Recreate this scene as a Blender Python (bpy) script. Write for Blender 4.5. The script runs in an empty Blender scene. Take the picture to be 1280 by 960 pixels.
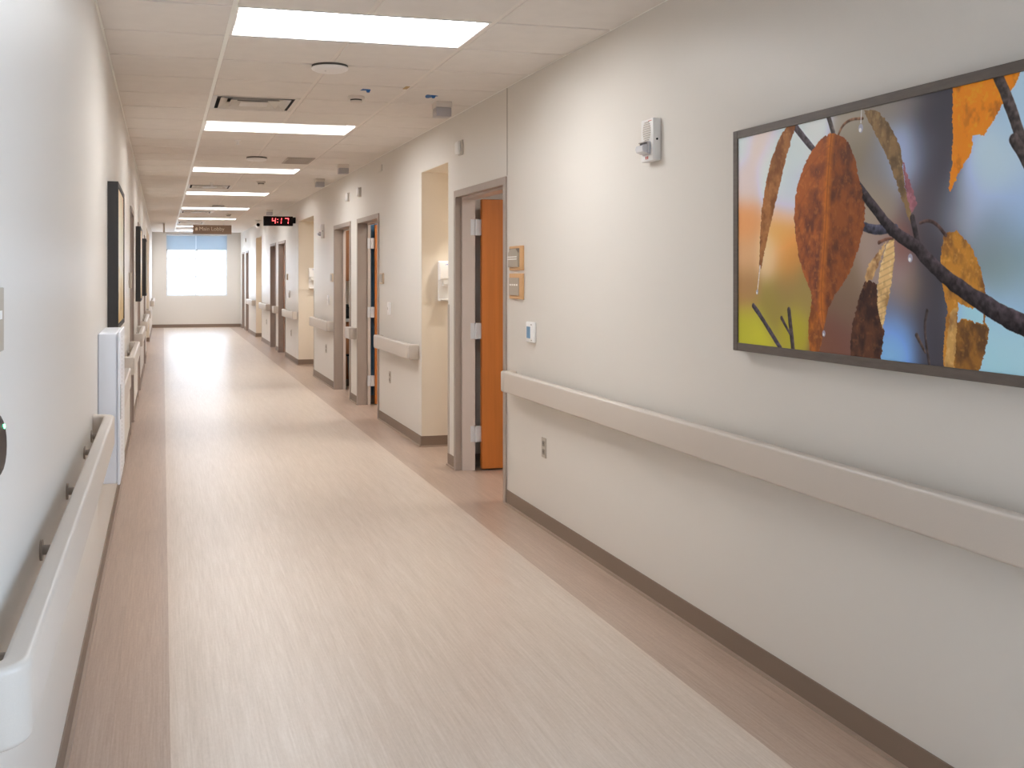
import bpy, bmesh, math, random
import numpy as np
from mathutils import Vector, Matrix
random.seed(7)
SC = bpy.context.scene
COL = SC.collection
PI = math.pi

# ------------------------------------------------------------ measures (metres)
XL, XR = -0.2916, 2.148          # the two corridor walls
Y0, YF = -2.6, 31.0              # near wall, far wall
ZC = 2.684                       # ceiling
EYE = 1.477
BARS = (0.313, 0.925, 1.535)     # ceiling main bars
ROW0, ROW = 4.88, 0.61           # ceiling tile rows

# ------------------------------------------------------------ colour / materials
def lin(c):
    c = c / 255.0
    return c / 12.92 if c <= 0.04045 else ((c + 0.055) / 1.055) ** 2.4
def rgb(r, g, b): return (lin(r), lin(g), lin(b), 1.0)

def mat(name, col, rough=0.5, metal=0.0, spec=0.5, noise=0.0, scale=(20, 20, 20), bump=0.0, trans=0.0, alpha=None):
    m = bpy.data.materials.new(name); m.use_nodes = True
    nt = m.node_tree; b = nt.nodes['Principled BSDF']
    b.inputs['Base Color'].default_value = col
    b.inputs['Roughness'].default_value = rough
    b.inputs['Metallic'].default_value = metal
    b.inputs['Specular IOR Level'].default_value = spec
    if trans: b.inputs['Transmission Weight'].default_value = trans
    if noise or bump:
        tc = nt.nodes.new('ShaderNodeTexCoord'); mp = nt.nodes.new('ShaderNodeMapping')
        mp.inputs['Scale'].default_value = scale
        nz = nt.nodes.new('ShaderNodeTexNoise'); nz.inputs['Scale'].default_value = 1.0; nz.inputs['Detail'].default_value = 6
        nt.links.new(tc.outputs['Object'], mp.inputs['Vector']); nt.links.new(mp.outputs['Vector'], nz.inputs['Vector'])
        if noise:
            rp = nt.nodes.new('ShaderNodeValToRGB')
            lo = tuple(max(0, c * (1 - noise)) for c in col[:3]) + (1,); hi = tuple(min(1, c * (1 + noise)) for c in col[:3]) + (1,)
            rp.color_ramp.elements[0].position = 0.3; rp.color_ramp.elements[1].position = 0.7
            rp.color_ramp.elements[0].color = lo; rp.color_ramp.elements[1].color = hi
            nt.links.new(nz.outputs['Fac'], rp.inputs['Fac']); nt.links.new(rp.outputs['Color'], b.inputs['Base Color'])
        if bump:
            bp = nt.nodes.new('ShaderNodeBump'); bp.inputs['Strength'].default_value = bump; bp.inputs['Distance'].default_value = 0.002
            nt.links.new(nz.outputs['Fac'], bp.inputs['Height']); nt.links.new(bp.outputs['Normal'], b.inputs['Normal'])
    return m

def emit(name, col, strength):
    m = bpy.data.materials.new(name); m.use_nodes = True
    nt = m.node_tree; b = nt.nodes['Principled BSDF']
    b.inputs['Base Color'].default_value = (0.8, 0.8, 0.8, 1)
    b.inputs['Emission Color'].default_value = col
    b.inputs['Emission Strength'].default_value = strength
    return m

def floor_mat(name, c1, c2, c3, plank):
    """vinyl plank: long streaks along the corridor, faint tone change and seam per plank"""
    m = bpy.data.materials.new(name); m.use_nodes = True
    nt = m.node_tree; N = nt.nodes; L = nt.links; b = N['Principled BSDF']
    tc = N.new('ShaderNodeTexCoord')
    def noise(sc, det, rough=0.6, dist=0.0):
        mp = N.new('ShaderNodeMapping'); mp.inputs['Scale'].default_value = sc
        nz = N.new('ShaderNodeTexNoise'); nz.inputs['Scale'].default_value = 1; nz.inputs['Detail'].default_value = det
        nz.inputs['Roughness'].default_value = rough; nz.inputs['Distortion'].default_value = dist
        L.new(tc.outputs['Object'], mp.inputs['Vector']); L.new(mp.outputs['Vector'], nz.inputs['Vector'])
        return nz.outputs['Fac']
    fine = noise((120, 3.4, 1), 7, 0.66, 0.35); broad = noise((22, 0.9, 1), 4, 0.55, 0.5); spk = noise((120, 40, 1), 4)
    mx = N.new('ShaderNodeMix'); mx.data_type = 'FLOAT'; mx.inputs[0].default_value = 0.30
    L.new(fine, mx.inputs[2]); L.new(broad, mx.inputs[3])
    mx2 = N.new('ShaderNodeMix'); mx2.data_type = 'FLOAT'; mx2.inputs[0].default_value = 0.22
    L.new(mx.outputs[0], mx2.inputs[2]); L.new(spk, mx2.inputs[3])
    rp = N.new('ShaderNodeValToRGB'); cr = rp.color_ramp
    cr.elements[0].position = 0.36; cr.elements[0].color = c1
    cr.elements[1].position = 0.64; cr.elements[1].color = c3
    e = cr.elements.new(0.5); e.color = c2
    L.new(mx2.outputs[0], rp.inputs['Fac'])
    mp = N.new('ShaderNodeMapping'); mp.inputs['Rotation'].default_value = (0, 0, PI / 2)
    br = N.new('ShaderNodeTexBrick'); br.offset = 0.37
    br.inputs['Color1'].default_value = (0.95, 0.95, 0.95, 1); br.inputs['Color2'].default_value = (1.04, 1.03, 1.02, 1)
    br.inputs['Mortar'].default_value = (0.84, 0.83, 0.82, 1); br.inputs['Scale'].default_value = 1
    br.inputs['Mortar Size'].default_value = 0.0016; br.inputs['Brick Width'].default_value = plank[0]; br.inputs['Row Height'].default_value = plank[1]
    L.new(tc.outputs['Object'], mp.inputs['Vector']); L.new(mp.outputs['Vector'], br.inputs['Vector'])
    mm = N.new('ShaderNodeMix'); mm.data_type = 'RGBA'; mm.blend_type = 'MULTIPLY'; mm.inputs[0].default_value = plank[2]
    L.new(rp.outputs['Color'], mm.inputs[6]); L.new(br.outputs['Color'], mm.inputs[7])
    L.new(mm.outputs[2], b.inputs['Base Color'])
    b.inputs['Roughness'].default_value = 0.32; b.inputs['Specular IOR Level'].default_value = 0.5
    bp = N.new('ShaderNodeBump'); bp.inputs['Strength'].default_value = 0.12; bp.inputs['Distance'].default_value = 0.001
    L.new(fine, bp.inputs['Height']); L.new(bp.outputs['Normal'], b.inputs['Normal'])
    return m

M = {}
M['floor_mid'] = floor_mat('floor_beige_vinyl', rgb(193, 176, 160), rgb(205, 189, 174), rgb(216, 202, 189), (1.22, 0.914, 0.25))
M['floor_edge'] = floor_mat('floor_tan_vinyl', rgb(163, 140, 123), rgb(176, 153, 136), rgb(188, 167, 150), (0.914, 0.158, 0.5))
M['wall'] = mat('wall_greige_paint', rgb(217, 212, 205), 0.40, spec=0.45)
M['alcove'] = mat('alcove_cream_paint', rgb(224, 213, 197), 0.5, spec=0.35)
M['wall_white'] = mat('room_white_paint', rgb(214, 206, 195), 0.6)
M['wall_blue'] = mat('room_blue_paint', rgb(92, 136, 168), 0.6)
M['wall_dark'] = mat('room_grey_paint', rgb(206, 198, 189), 0.6)
M['tile'] = mat('ceiling_tile_white', rgb(224, 219, 214), 0.9, spec=0.1, noise=0.02, scale=(9, 9, 9))
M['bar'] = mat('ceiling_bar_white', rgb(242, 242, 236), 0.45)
M['bar_plain'] = mat('ceiling_bar_offwhite', rgb(226, 220, 213), 0.6)
M['plenum'] = mat('plenum_grey', rgb(120, 112, 105), 0.9)
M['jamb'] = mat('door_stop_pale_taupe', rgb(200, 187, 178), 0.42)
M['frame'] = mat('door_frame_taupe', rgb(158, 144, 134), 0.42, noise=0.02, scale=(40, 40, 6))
M['base'] = mat('baseboard_brown_vinyl', rgb(129, 110, 95), 0.5)
M['toe'] = mat('baseboard_toe_tan', rgb(168, 148, 132), 0.5)
M['rail'] = mat('handrail_taupe_vinyl', rgb(199, 189, 179), 0.36, noise=0.02, scale=(400, 400, 400), bump=0.05)
M['bracket'] = mat('bracket_taupe', rgb(158, 146, 135), 0.4)
M['guard'] = mat('guard_taupe', rgb(178, 168, 156), 0.4)
M['wood'] = mat('door_orange_maple', rgb(190, 112, 48), 0.45, noise=0.10, scale=(26, 26, 1.6))
M['wood_dark'] = mat('cabinet_brown_wood', rgb(140, 92, 58), 0.45, noise=0.12, scale=(30, 30, 2))
M['wood_edge'] = mat('door_edge_dark', rgb(112, 74, 44), 0.6, noise=0.1, scale=(30, 30, 2))
M['steel'] = mat('steel_satin', rgb(222, 224, 228), 0.38, metal=0.35)
M['white'] = mat('plastic_white', rgb(232, 230, 228), 0.38)
M['offwhite'] = mat('plastic_offwhite', rgb(214, 206, 196), 0.45)
M['cabinet'] = mat('cabinet_white_enamel', rgb(226, 228, 234), 0.32)
M['slot'] = mat('slot_black', rgb(22, 20, 20), 0.5)
M['black'] = mat('plastic_black', rgb(14, 13, 13), 0.6, spec=0.2)
M['face'] = mat('clock_face', rgb(16, 8, 9), 0.5, spec=0.15)
M['brownblack'] = mat('plastic_brown_black', rgb(34, 27, 25), 0.45, spec=0.25)
M['greylens'] = mat('lens_grey', rgb(172, 168, 170), 0.3)
M['clear'] = mat('strobe_lens', rgb(222, 222, 226), 0.12, spec=0.8, trans=0.15)
M['chrome'] = mat('reflector_chrome', rgb(190, 190, 195), 0.15, metal=1)
M['red'] = mat('ink_red', rgb(196, 70, 56), 0.5)
M['blueink'] = mat('ink_blue', rgb(60, 84, 176), 0.5)
M['tan'] = mat('sign_frame_maple', rgb(205, 160, 112), 0.5, noise=0.05, scale=(60, 60, 8))
M['tan_pale'] = mat('sign_frame_pale', rgb(204, 184, 160), 0.5)
M['insert'] = mat('sign_insert_taupe', rgb(168, 156, 140), 0.4)
M['ink'] = mat('sign_ink_white', rgb(238, 236, 232), 0.5)
M['inkdark'] = mat('sign_ink_grey', rgb(96, 88, 82), 0.5)
M['signbrown'] = mat('sign_brown', rgb(150, 128, 112), 0.5, noise=0.05, scale=(50, 50, 50))
M['inkcream'] = mat('sign_ink_cream', rgb(240, 232, 215), 0.5)
M['lcd'] = mat('lcd_blue', rgb(112, 156, 192), 0.25)
M['grey'] = mat('plate_grey', rgb(150, 142, 132), 0.4)
M['outlet'] = mat('outlet_grey', rgb(128, 118, 108), 0.4)
M['outlet_hole'] = mat('outlet_hole', rgb(52, 44, 40), 0.5)
M['pframe'] = mat('picture_frame_walnut', rgb(92, 82, 75), 0.5, noise=0.16, scale=(80, 14, 80))
M['pframe_black'] = mat('picture_frame_black', rgb(42, 37, 34), 0.5, noise=0.08, scale=(60, 60, 8))
M['diff'] = mat('diffuser_enamel', rgb(206, 200, 192), 0.4)
M['diff_dark'] = mat('diffuser_throat', rgb(92, 86, 80), 0.6)
M['grille'] = mat('return_grille', rgb(168, 158, 149), 0.6)
M['trof'] = mat('troffer_white', rgb(236, 234, 230), 0.45)
M['tape'] = mat('tape_blue', rgb(34, 96, 160), 0.6)
M['tag_tan'] = mat('tape_tan', rgb(176, 146, 96), 0.6)
M['shade'] = mat('shade_blue_fabric', rgb(188, 204, 218), 0.8)
M['mullion'] = mat('window_frame_white', rgb(226, 230, 234), 0.5)
M['counter'] = mat('counter_grey', rgb(176, 174, 172), 0.4)
M['bin'] = mat('bin_grey', rgb(74, 78, 84), 0.5)
M['ap_dark'] = mat('fixture_rim', rgb(70, 66, 60), 0.6)
M['lens'] = emit('lamp_lens', (0.97, 0.985, 1.0, 1), 26.0)
M['down'] = emit('downlight_lens', (1.0, 0.95, 0.87, 1), 12.0)
M['roomlamp'] = emit('room_lamp_lens', (1.0, 0.97, 0.92, 1), 28.0)
M['led'] = emit('clock_digits', (1.0, 0.03, 0.05, 1), 3.0)
M['greenled'] = emit('reader_led', (0.1, 1.0, 0.4, 1), 6.0)
# shade lets daylight through
_nt = M['shade'].node_tree; _b = _nt.nodes['Principled BSDF']; _t = _nt.nodes.new('ShaderNodeBsdfTranslucent')
_t.inputs['Color'].default_value = rgb(182, 188, 192); _m = _nt.nodes.new('ShaderNodeMixShader'); _m.inputs[0].default_value = 0.45
_nt.links.new(_b.outputs[0], _m.inputs[1]); _nt.links.new(_t.outputs[0], _m.inputs[2])
_nt.links.new(_m.outputs[0], _nt.nodes['Material Output'].inputs['Surface'])
# window pane: thin clear glass
g = bpy.data.materials.new('window_glass'); g.use_nodes = True; _nt = g.node_tree; _nt.nodes.clear()
_o = _nt.nodes.new('ShaderNodeOutputMaterial'); _a = _nt.nodes.new('ShaderNodeBsdfTransparent'); _gl = _nt.nodes.new('ShaderNodeBsdfGlossy')
_gl.inputs['Roughness'].default_value = 0.02; _m = _nt.nodes.new('ShaderNodeMixShader'); _m.inputs[0].default_value = 0.05
_nt.links.new(_a.outputs[0], _m.inputs[1]); _nt.links.new(_gl.outputs[0], _m.inputs[2]); _nt.links.new(_m.outputs[0], _o.inputs['Surface'])
M['glass'] = g

# ------------------------------------------------------------ mesh helpers
class MB:
    def __init__(s): s.bm = bmesh.new(); s.mats = []
    def mi(s, m):
        if m not in s.mats: s.mats.append(m)
        return s.mats.index(m)
    def box(s, x0, x1, y0, y1, z0, z1, m, bev=0.0, seg=2):
        i = s.mi(m)
        x0, x1 = sorted((x0, x1)); y0, y1 = sorted((y0, y1)); z0, z1 = sorted((z0, z1))
        vs = [s.bm.verts.new(p) for p in ((x0,y0,z0),(x1,y0,z0),(x1,y1,z0),(x0,y1,z0),(x0,y0,z1),(x1,y0,z1),(x1,y1,z1),(x0,y1,z1))]
        fs = [s.bm.faces.new([vs[k] for k in f]) for f in ((3,2,1,0),(4,5,6,7),(0,1,5,4),(1,2,6,5),(2,3,7,6),(3,0,4,7))]
        for f in fs: f.material_index = i
        if bev > 0:
            es = list({e for f in fs for e in f.edges})
            r = bmesh.ops.bevel(s.bm, geom=es, offset=bev, segments=seg, affect='EDGES', profile=0.5)
            for f in r['faces']: f.material_index = i
        return s
    def prism(s, pts, axis, a, b, m, smooth=False):
        """closed outline pts (2-D) extruded along axis from a to b"""
        i = s.mi(m)
        def P(p, t):
            return {'x': (t, p[0], p[1]), 'y': (p[0], t, p[1]), 'z': (p[0], p[1], t)}[axis]
        A = [s.bm.verts.new(P(p, a)) for p in pts]; B = [s.bm.verts.new(P(p, b)) for p in pts]
        n = len(pts); fs = [s.bm.faces.new(A), s.bm.faces.new(B[::-1])]
        for k in range(n):
            f = s.bm.faces.new((A[k], B[k], B[(k+1) % n], A[(k+1) % n])); f.smooth = smooth; fs.append(f)
        for f in fs: f.material_index = i
        return s
    def cyl(s, c, r, h, axis, m, n=24, r2=None, smooth=True):
        """frustum from centre c along +axis by h"""
        i = s.mi(m); r2 = r if r2 is None else r2
        ax = {'x': 0, 'y': 1, 'z': 2}[axis]; u, v = [(1, 2), (2, 0), (0, 1)][ax]
        rings = []
        for t, rr in ((0, r), (h, r2)):
            ring = []
            for k in range(n):
                a = 2 * PI * k / n; p = [c[0], c[1], c[2]]
                p[ax] += t; p[u] += rr * math.cos(a); p[v] += rr * math.sin(a); ring.append(s.bm.verts.new(p))
            rings.append(ring)
        fs = [s.bm.faces.new(rings[0][::-1]), s.bm.faces.new(rings[1])]
        for k in range(n):
            f = s.bm.faces.new((rings[0][k], rings[0][(k+1) % n], rings[1][(k+1) % n], rings[1][k])); f.smooth = smooth; fs.append(f)
        for f in fs: f.material_index = i
        return s
    def lathe(s, c, prof, axis, m, n=32):
        """profile [(radius, offset along axis)] around c"""
        for (r1, t1), (r2, t2) in zip(prof[:-1], prof[1:]):
            i = s.mi(m); ax = {'x': 0, 'y': 1, 'z': 2}[axis]; u, v = [(1, 2), (2, 0), (0, 1)][ax]
            def pt(r, t, a):
                p = list(c); p[ax] += t; p[u] += r * math.cos(a); p[v] += r * math.sin(a); return p
            A = [s.bm.verts.new(pt(r1, t1, 2*PI*k/n)) for k in range(n)]; B = [s.bm.verts.new(pt(r2, t2, 2*PI*k/n)) for k in range(n)]
            for k in range(n):
                f = s.bm.faces.new((A[k], A[(k+1) % n], B[(k+1) % n], B[k])); f.smooth = True; f.material_index = i
        return s
    def build(s, name, parent=None):
        bmesh.ops.remove_doubles(s.bm, verts=s.bm.verts, dist=1e-6)
        bmesh.ops.recalc_face_normals(s.bm, faces=s.bm.faces)
        me = bpy.data.meshes.new(name); s.bm.to_mesh(me); s.bm.free(); me.set_sharp_from_angle(angle=math.radians(38))
        for m in s.mats: me.materials.append(M[m] if isinstance(m, str) else m)
        o = bpy.data.objects.new(name, me); COL.objects.link(o)
        if parent is not None:
            o.parent = parent; w = Vector((0, 0, 0)); q = parent
            while q: w += q.location; q = q.parent
            me.transform(Matrix.Translation(-w))      # geometry in the thing's own space, so copies follow
        return o

def tag(o, label, cat, group=None, kind=None):
    o['label'] = label; o['category'] = cat
    if group: o['group'] = group
    if kind: o['kind'] = kind
    return o
def struct(o, label, cat): return tag(o, label, cat, kind='structure')
def thing(name, loc, label, cat, group=None, kind=None):
    o = bpy.data.objects.new(name, None); COL.objects.link(o); o.location = loc; o.empty_display_size = 0.1
    return tag(o, label, cat, group, kind)
def dup(root, loc, label):
    r = root.copy(); COL.objects.link(r); r.location = loc; r['label'] = label
    for ch in list(root.children):
        c = ch.copy(); COL.objects.link(c); c.parent = r
        for gch in list(ch.children):
            d = gch.copy(); COL.objects.link(d); d.parent = c
    return r

# ------------------------------------------------------------ openings of the two long walls
# right wall doors: outer frame limits along the corridor
RD = [(6.565, 7.83), (10.78, 12.04), (12.49, 13.75), (19.45, 20.62), (21.13, 22.22), (28.00, 28.90), (29.45, 30.32)]
RA = [(8.035, 8.93), (15.70, 17.56), (24.27, 25.82)]       # right wall alcoves
LD = [(10.22, 11.22), (13.34, 14.30), (17.58, 18.56)]      # left wall doors
LA = [(20.3, 24.6)]                                        # left wall alcove
FT = 2.115                                                 # top of a door frame
AT = 2.36                                                  # top of an alcove
WT = 0.137                                                 # wall thickness
SW = (-1.5, 1.85, 0.60, 2.45)
NW = (0.0, 1.2, 0.80, 2.20)                                # fill window added in the near wall                               # window in the right wall behind the camera

def long_wall(name, side, doors, alcoves, adepth, label, win=None):
    mb = MB(); s = 1 if side == 'R' else -1; X = XR if side == 'R' else XL
    xs = lambda a, b: sorted((X + s * a, X + s * b))
    def solid(y0, y1, z0, z1, m='wall', a=0.0, b=WT):
        x0, x1 = xs(a, b); mb.box(x0, x1, y0, y1, z0, z1, m)
    ops = [(a + 0.02, b - 0.02, 0, FT - 0.02, 'd') for a, b in doors] + [(a, b, 0, AT, 'a') for a, b in alcoves]
    if win: ops.append((win[0], win[1], win[2], win[3], 'w'))
    ops.sort(); y = Y0
    for a, b, z0, z1, k in ops:
        solid(y, a, 0, 2.75); solid(a, b, z1, 2.75)
        if z0 > 0: solid(a, b, 0, z0)
        y = b
        if k == 'a':
            D = adepth
            solid(a - 0.05, b + 0.05, 0, 2.75, 'alcove', D, D + 0.08)               # back
            solid(a - 0.05, a, 0, 2.75, 'alcove', WT, D); solid(b, b + 0.05, 0, 2.75, 'alcove', WT, D)
            solid(a, a + 0.002, 0, AT, 'alcove', 0.004, D); solid(b - 0.002, b, 0, AT, 'alcove', 0.004, D)   # cream linings
            solid(a - 0.05, b + 0.05, AT + 0.001, AT + 0.05, 'alcove', WT, D)       # soffit
            solid(a, b, AT - 0.002, AT, 'alcove', 0.004, D)
    solid(y, YF, 0, 2.75)
    return struct(mb.build(name), label, 'wall')

long_wall('wall_right', 'R', RD, RA, 0.72, 'long greige wall with open doorways and alcoves, carrying the large leaf picture', SW)
long_wall('wall_left', 'L', LD, LA, 0.55, 'long greige wall seen at a glancing angle, carrying the white cabinet')

# near wall (behind the camera) and far wall with its window
mb = MB(); mb.box(XL - 0.6, NW[0], Y0 - 0.1, Y0, 0, 2.75, 'wall'); mb.box(NW[1], XR + 0.6, Y0 - 0.1, Y0, 0, 2.75, 'wall')
mb.box(NW[0], NW[1], Y0 - 0.1, Y0, 0, NW[2], 'wall'); mb.box(NW[0], NW[1], Y0 - 0.1, Y0, NW[3], 2.75, 'wall')
struct(mb.build('wall_near'), 'greige end wall with an added fill window, opposite the far window', 'wall')
WX0, WX1, WZ0, WZ1 = 0.098, 1.771, 0.895, 2.64
mb = MB()
mb.box(XL - 0.3, WX0, YF, YF + 0.16, 0, 2.75, 'wall'); mb.box(WX1, XR + 0.3, YF, YF + 0.16, 0, 2.75, 'wall')
mb.box(WX0, WX1, YF, YF + 0.16, 0, WZ0, 'wall'); mb.box(WX0, WX1, YF, YF + 0.16, WZ1, 2.75, 'wall')
struct(mb.build('wall_far'), 'grey end wall around the bright window', 'wall')

# windows
w = thing('window_1', ((WX0 + WX1) / 2, YF + 0.08, WZ0), 'bright two-part window at the end of the corridor', 'window', kind='structure')
mb = MB(); cx = 0.907
for x0, x1 in ((WX0, WX0 + 0.035), (WX1 - 0.035, WX1), (cx - 0.022, cx + 0.022)): mb.box(x0, x1, YF + 0.06, YF + 0.12, WZ0, WZ1, 'mullion')
for z in (WZ0 + 0.02, 1.43, 1.94, WZ1 - 0.02): mb.box(WX0, WX1, YF + 0.062, YF + 0.118, z - 0.018, z + 0.018, 'mullion')
mb.build('window_frame', w)
mb = MB(); mb.box(WX0, WX1, YF + 0.088, YF + 0.092, WZ0, WZ1, 'glass'); mb.build('window_pane', w)
w = thing('window_2', (XR + 0.07, 0.175, SW[2]), 'side window of the corridor beside the viewpoint', 'window', kind='structure')
mb = MB()
for y in (SW[0] + 0.02, 0.175, SW[1] - 0.02): mb.box(XR + 0.05, XR + 0.1, y - 0.02, y + 0.02, SW[2], SW[3], 'mullion')
for z in (SW[2] + 0.02, SW[3] - 0.02): mb.box(XR + 0.052, XR + 0.098, SW[0], SW[1], z - 0.02, z + 0.02, 'mullion')
mb.build('window_frame', w)
mb = MB(); mb.box(XR + 0.073, XR + 0.077, SW[0], SW[1], SW[2], SW[3], 'glass'); mb.build('window_pane', w)

w = thing('fill_window_3', ((NW[0] + NW[1]) / 2, Y0 - 0.05, NW[2]), 'unseen end window behind the viewpoint, added for fill daylight', 'window', kind='structure')  # unseen window added to bring fill daylight from behind the camera
mb = MB()
for x in (NW[0] + 0.02, (NW[0] + NW[1]) / 2, NW[1] - 0.02): mb.box(x - 0.02, x + 0.02, Y0 - 0.075, Y0 - 0.025, NW[2], NW[3], 'mullion')
for z in (NW[2] + 0.02, NW[3] - 0.02): mb.box(NW[0], NW[1], Y0 - 0.073, Y0 - 0.027, z - 0.02, z + 0.02, 'mullion')
mb.build('window_frame', w)
mb = MB(); mb.box(NW[0], NW[1], Y0 - 0.052, Y0 - 0.048, NW[2], NW[3], 'glass'); mb.build('window_pane', w)

# roller shades
for k, (x0, x1, lab) in enumerate(((WX0 + 0.005, cx - 0.012, 'pale blue roller shade over the left half of the end window'), (cx + 0.012, WX1 - 0.005, 'pale blue roller shade over the right half of the end window'))):
    t = thing('roller_shade', ((x0 + x1) / 2, YF + 0.03, 2.18), lab, 'roller shade', 'roller shades on the end window')
    mb = MB(); mb.box(x0, x1, YF + 0.030, YF + 0.033, 2.20, 2.60, 'shade'); mb.build('shade_fabric', t)
    mb = MB(); mb.box(x0, x1, YF + 0.024, YF + 0.039, 2.178, 2.20, 'mullion', 0.004); mb.build('hem_bar', t)
    mb = MB(); mb.cyl((x0, YF + 0.032, 2.612), 0.024, x1 - x0, 'x', 'mullion'); mb.build('roller_tube', t)
    mb = MB(); mb.box(x0 - 0.004, x0 + 0.03, YF + 0.016, YF + 0.046, 2.165, 2.205, 'grey'); mb.build('hem_stop', t)

# ------------------------------------------------------------ floor
SL, SR = 0.0232, 1.826
mb = MB()
mb.box(SL, SR, Y0, YF + 0.1, -0.05, 0, 'floor_mid')
mb.box(XL - 0.9, SL, Y0, YF + 0.1, -0.05, 0, 'floor_edge'); mb.box(SR, XR + 3.6, Y0, YF + 0.1, -0.05, 0, 'floor_edge')
struct(mb.build('floor'), 'beige vinyl floor with tan border strips along both walls', 'floor')

# ------------------------------------------------------------ ceiling: lay-in tiles, bars, wall angles
LIGHT_ROWS = [ROW0 + 3.66 * k for k in range(0, 7)] + [ROW0 + ROW * 40]
VENTS = [ROW0 + ROW * 4, ROW0 + ROW * 16, ROW0 + ROW * 26, ROW0 + ROW * 33]      # left-middle column cells
GRILLE = ROW0 + ROW * 10
cols = [(XL, BARS[0]), (BARS[0], BARS[1]), (BARS[1], BARS[2]), (BARS[2], XR)]
mb = MB(); it = mb.mi('tile')
rows = [ROW0 + ROW * k for k in range(-13, 44)]
for y in rows:
    for ci, (a, b) in enumerate(cols):
        if ci in (1, 2) and any(abs(y - ly) < 0.05 for ly in LIGHT_ROWS): continue
        if ci == 1 and any(abs(y - ly) < 0.05 for ly in VENTS): continue
        y0, y1 = max(y, Y0) + 0.009, min(y + ROW, YF) - 0.009
        if y1 - y0 < 0.05: continue
        mb.box(a + 0.011, b - 0.011, y0, y1, ZC, ZC + 0.02, 'tile', 0.0035, 1)
for x in BARS:
    if x == BARS[1]:            # the middle bar stops at each light
        q = Y0
        for ly in LIGHT_ROWS + [YF]:
            if ly > q: mb.box(x - 0.012, x + 0.012, q, ly, ZC + 0.004, ZC + 0.03, 'bar_plain')
            q = ly + ROW
    else: mb.box(x - 0.012, x + 0.012, Y0, YF, ZC + 0.004, ZC + 0.03, 'bar' if x == BARS[0] else 'bar_plain')  # left bar whiter than the others: panel light put into its colour
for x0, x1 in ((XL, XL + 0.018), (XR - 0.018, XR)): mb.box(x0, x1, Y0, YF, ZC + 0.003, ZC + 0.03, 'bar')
for y in rows: mb.box(XL, XR, y - 0.012, y + 0.012, ZC + 0.020, ZC + 0.03, 'bar_plain')
mb.box(XL - 0.2, XR + 0.2, Y0 - 0.2, YF + 0.2, ZC + 0.14, ZC + 0.18, 'plenum')
struct(mb.build('ceiling'), 'suspended ceiling of off-white tiles in a light grid', 'ceiling')

# ------------------------------------------------------------ baseboards
def baseboard(name, segs, label):
    mb = MB()
    for (x0, y0, x1, y1, nx, ny) in segs:      # run from p0 to p1, n = room side
        L = math.hypot(x1 - x0, y1 - y0)
        def bx(d, h, m, z0=0.0):
            xa, xb = sorted((x0, x1)); ya, yb = sorted((y0, y1))
            if nx: xa, xb = sorted((x0, x0 + nx * d))
            if ny: ya, yb = sorted((y0, y0 + ny * d))
            mb.box(xa, xb, ya, yb, z0, h, m)
        bx(0.006, 0.094, 'base', 0.012); bx(0.017, 0.0125, 'toe')
    return struct(mb.build(name), label, 'baseboard')
def runs(doors, alcoves):
    ops = sorted([(a, b) for a, b in doors] + [(a, b) for a, b in alcoves]); out = []; y = Y0
    for a, b in ops: out.append((y, a)); y = b
    out.append((y, YF)); return out
seg = [(XR, a, XR, b, -1, 0) for a, b in runs(RD, RA)]
for a, b in RA: seg += [(XR + 0.0, b - 0.002, XR + 0.72, b - 0.002, 0, -1), (XR, a + 0.002, XR + 0.72, a + 0.002, 0, 1), (XR + 0.72, a, XR + 0.72, b, -1, 0)]
baseboard('baseboard_right', seg, 'brown vinyl baseboard broken by doorways, below the long handrail')
seg = [(XL, a, XL, b, 1, 0) for a, b in runs(LD, LA)]
for a, b in LA: seg += [(XL - 0.55, b - 0.002, XL, b - 0.002, 0, -1), (XL - 0.55, a + 0.002, XL, a + 0.002, 0, 1), (XL - 0.55, a, XL - 0.55, b, 1, 0)]
baseboard('baseboard_left', seg, 'brown vinyl baseboard on the side of the white cabinet')
baseboard('baseboard_far', [(XL, YF, XR, YF, 0, -1)], 'brown vinyl baseboard under the end window')

# ------------------------------------------------------------ alcove trims, corner guards, wall joint
def trim(n, boxes, label, m='guard'):
    mb = MB()
    for b in boxes: mb.box(*b, m)
    return struct(mb.build('trim_%d' % n), label, 'wall trim')
for k, (a, b) in enumerate(RA):
    nth = ('nearest', 'middle', 'farthest')[k]
    D = 0.72
    trim(k + 1, [(XR + 0.003, XR + D - 0.003, b - 0.010, b - 0.002, 1.243, 1.252), (XR + D - 0.008, XR + D, a + 0.01, b - 0.01, 1.243, 1.252), (XR + 0.003, XR + D - 0.003, a + 0.002, a + 0.010, 1.243, 1.252)],
         'thin cream rail at dispenser height inside the %s alcove' % nth, 'alcove')
    trim(k + 4, [(XR - 0.004, XR, a - 0.035, a + 0.001, 0.094, 1.25), (XR - 0.004, XR + 0.035, a + 0.0021, a + 0.006, 0.094, 1.25)],
         'slim taupe corner guard at the near edge of the %s alcove' % nth)
trim(7, [(XR - 0.0015, XR, 6.556, 6.568, FT + 0.005, ZC)], 'vertical wall joint running up from the nearest door frame', 'grey')

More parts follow.
